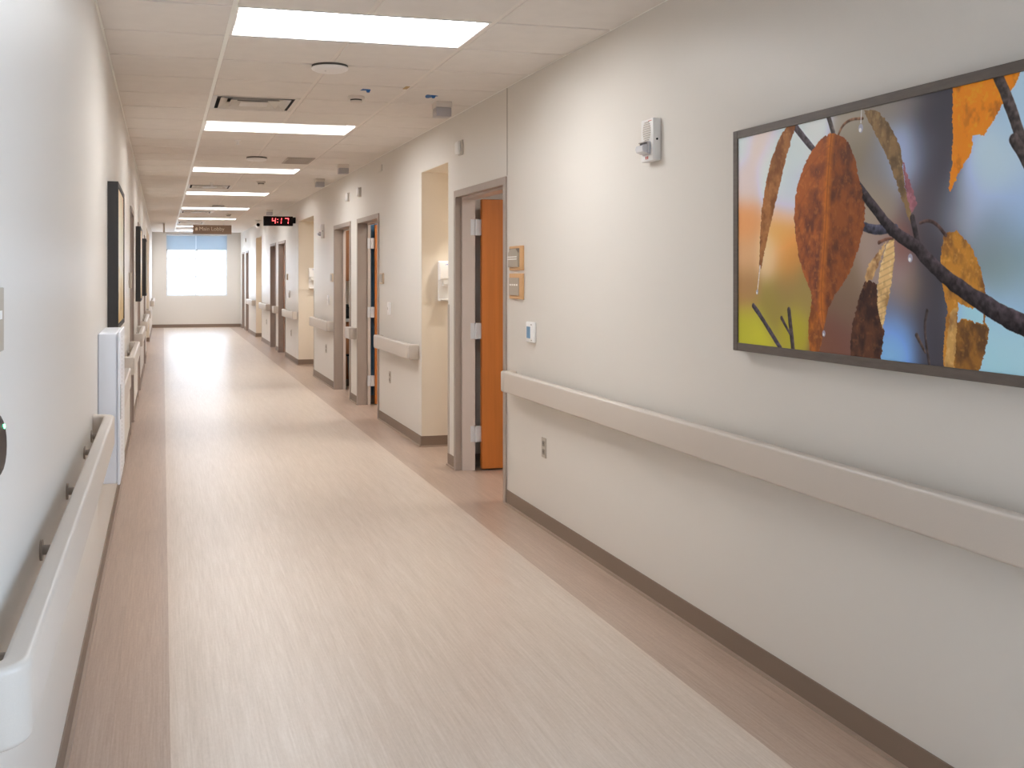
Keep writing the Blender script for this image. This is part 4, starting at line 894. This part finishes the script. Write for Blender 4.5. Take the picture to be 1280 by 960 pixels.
def print_mesh(name, P, img, parent):
    """P(u01, v01) -> world point; img rows run top to bottom"""
    nv, nu = img.shape[:2]; o = parent.location
    p00, p10, p01 = [np.array(P(*q)) - np.array(o) for q in ((0, 0), (1, 0), (0, 1))]
    V, U = np.mgrid[0:nv, 0:nu].astype(float); U /= nu - 1; V /= nv - 1
    co = p00 + U[..., None] * (p10 - p00) + V[..., None] * (p01 - p00)
    idx = np.arange(nu * nv).reshape(nv, nu); q = np.stack([idx[:-1, :-1], idx[1:, :-1], idx[1:, 1:], idx[:-1, 1:]], -1).reshape(-1, 4)
    me = bpy.data.meshes.new(name); nf = len(q)
    me.vertices.add(nu * nv); me.vertices.foreach_set('co', co.reshape(-1)); me.loops.add(nf * 4); me.loops.foreach_set('vertex_index', q.reshape(-1).astype(np.int32))
    me.polygons.add(nf); me.polygons.foreach_set('loop_start', np.arange(0, nf * 4, 4, dtype=np.int32)); me.update(calc_edges=True)
    c = img / 255.0; c = np.where(c <= 0.04045, c / 12.92, ((c + 0.055) / 1.055) ** 2.4); c = np.clip(1.65 * c ** 1.03 * np.array([0.98, 1.0, 1.05]), 0, 0.95); col = np.ones((nu * nv, 4)); col[:, :3] = c.reshape(-1, 3)
    at = me.color_attributes.new('print', 'FLOAT_COLOR', 'POINT'); at.data.foreach_set('color', col.reshape(-1).astype(np.float32))
    me.materials.append(M['print']); me.validate()
    ob = bpy.data.objects.new(name, me); COL.objects.link(ob); ob.parent = parent; return ob

def picture(side, y0, y1, z0, z1, depth, bar, img, fm, label):
    X, s = (XR, -1) if side == 'R' else (XL, 1)
    t = thing('framed_picture', (X, (y0 + y1) / 2, z0), label, 'picture', 'framed pictures on the walls')
    mb = MB(); xa, xb = sorted((X, X + s * depth))
    mb.box(xa, xb, y0, y0 + bar, z0, z1, fm, 0.0015, 1); mb.box(xa, xb, y1 - bar, y1, z0, z1, fm, 0.0015, 1)
    mb.box(xa, xb, y0 + bar, y1 - bar, z0, z0 + bar, fm, 0.0015, 1); mb.box(xa, xb, y0 + bar, y1 - bar, z1 - bar, z1, fm, 0.0015, 1)
    mb.build('frame', t)
    mb = MB(); xc, xd = sorted((X + s * 0.01, X + s * (depth - 0.0065))); mb.box(xc, xd, y0 + bar, y1 - bar, z0 + bar, z1 - bar, fm); mb.build('backing', t)
    xp = X + s * (depth - 0.006); e = bar - 0.001
    if side == 'R': P = lambda u, v: (xp, y1 - e - u * (y1 - y0 - 2 * e), z1 - e - v * (z1 - z0 - 2 * e))
    else: P = lambda u, v: (xp, y0 + e + u * (y1 - y0 - 2 * e), z1 - e - v * (z1 - z0 - 2 * e))
    print_mesh('photo_print', P, img, t); return t
picture('R', 2.15, 3.65, 1.192, 2.023, 0.050, 0.030, leaf_art(760, 408, 1.44 / 0.771), 'pframe', 'large framed photograph of autumn leaves on a wet branch')
picture('L', 6.10, 7.08, 1.178, 1.990, 0.057, 0.028, small_art(120, 100, 1.2, 31), 'pframe_black', 'nearest black framed picture on the left, above the white cabinet')
picture('L', 12.32, 13.24, 1.185, 2.020, 0.055, 0.028, small_art(80, 70, 1.2, 41), 'pframe_black', 'second black framed picture on the left wall')
picture('L', 16.45, 17.40, 1.170, 2.020, 0.055, 0.028, small_art(80, 70, 1.2, 51), 'pframe_black', 'third and farthest black framed picture on the left wall')
mb = MB(); mb.box(XL, XL + 0.022, 9.98, 10.10, 1.36, 1.50, 'insert', 0.004, 2); t = mb.build('room_sign'); tag(t, 'small pale room sign before the nearest left doorway', 'room sign', 'maple framed room signs')

# ------------------------------------------------------------ daylight
wd = bpy.data.worlds.new('sky'); SC.world = wd; wd.use_nodes = True
nt = wd.node_tree; bg = nt.nodes['Background']
tc = nt.nodes.new('ShaderNodeTexCoord'); sp = nt.nodes.new('ShaderNodeSeparateXYZ'); rp = nt.nodes.new('ShaderNodeValToRGB')
rp.color_ramp.elements[0].position = 0.0; rp.color_ramp.elements[0].color = (0.68, 0.82, 1.0, 1)
rp.color_ramp.elements[1].position = 0.6; rp.color_ramp.elements[1].color = (0.52, 0.74, 1.0, 1)
nt.links.new(tc.outputs['Generated'], sp.inputs[0]); nt.links.new(sp.outputs['Z'], rp.inputs['Fac']); nt.links.new(rp.outputs['Color'], bg.inputs['Color'])
bg.inputs['Strength'].default_value = 6.5
# daylight portals at the far and side windows and the added fill window
for nm, loc, rot, sx, sy in (('far_window_daylight', ((WX0 + WX1) / 2, YF + 0.14, (WZ0 + WZ1) / 2), (-PI / 2, 0, 0), WX1 - WX0, WZ1 - WZ0),
                             ('side_window_daylight', (XR + 0.12, (SW[0] + SW[1]) / 2, (SW[2] + SW[3]) / 2), (0, PI / 2, 0), SW[3] - SW[2], SW[1] - SW[0]),
                             ('fill_window_daylight', ((NW[0] + NW[1]) / 2, Y0 - 0.09, (NW[2] + NW[3]) / 2), (PI / 2, 0, 0), NW[1] - NW[0], NW[3] - NW[2])):
    ld = bpy.data.lights.new(nm, 'AREA'); ld.shape = 'RECTANGLE'; ld.size = sx; ld.size_y = sy; ld.cycles.is_portal = True
    lo = bpy.data.objects.new(nm, ld); COL.objects.link(lo); lo.location = loc; lo.rotation_euler = rot

# ------------------------------------------------------------ camera, colour management
cd = bpy.data.cameras.new('camera'); co = bpy.data.objects.new('camera', cd); COL.objects.link(co); SC.camera = co
cd.sensor_width = 36.0; cd.sensor_fit = 'HORIZONTAL'; cd.lens = 36.0 * 1335 / 1280
cd.shift_x = 80 / 1280; cd.shift_y = -136 / 1280; cd.clip_start = 0.05; cd.clip_end = 200
co.location = (0, 0, EYE); co.rotation_euler = (PI / 2, 0, -math.atan(356.5 / 1335))
SC.view_settings.view_transform = 'Standard'; SC.view_settings.look = 'None'; SC.view_settings.gamma = 1.0
SC.view_settings.use_curve_mapping = False; SC.view_settings.exposure = 0.2
cy = SC.cycles
cy.use_denoising = True; cy.max_bounces = 10; cy.diffuse_bounces = 7; cy.glossy_bounces = 4; cy.transmission_bounces = 6
cy.sample_clamp_indirect = 8.0; cy.caustics_reflective = False; cy.caustics_refractive = False; cy.use_light_tree = True
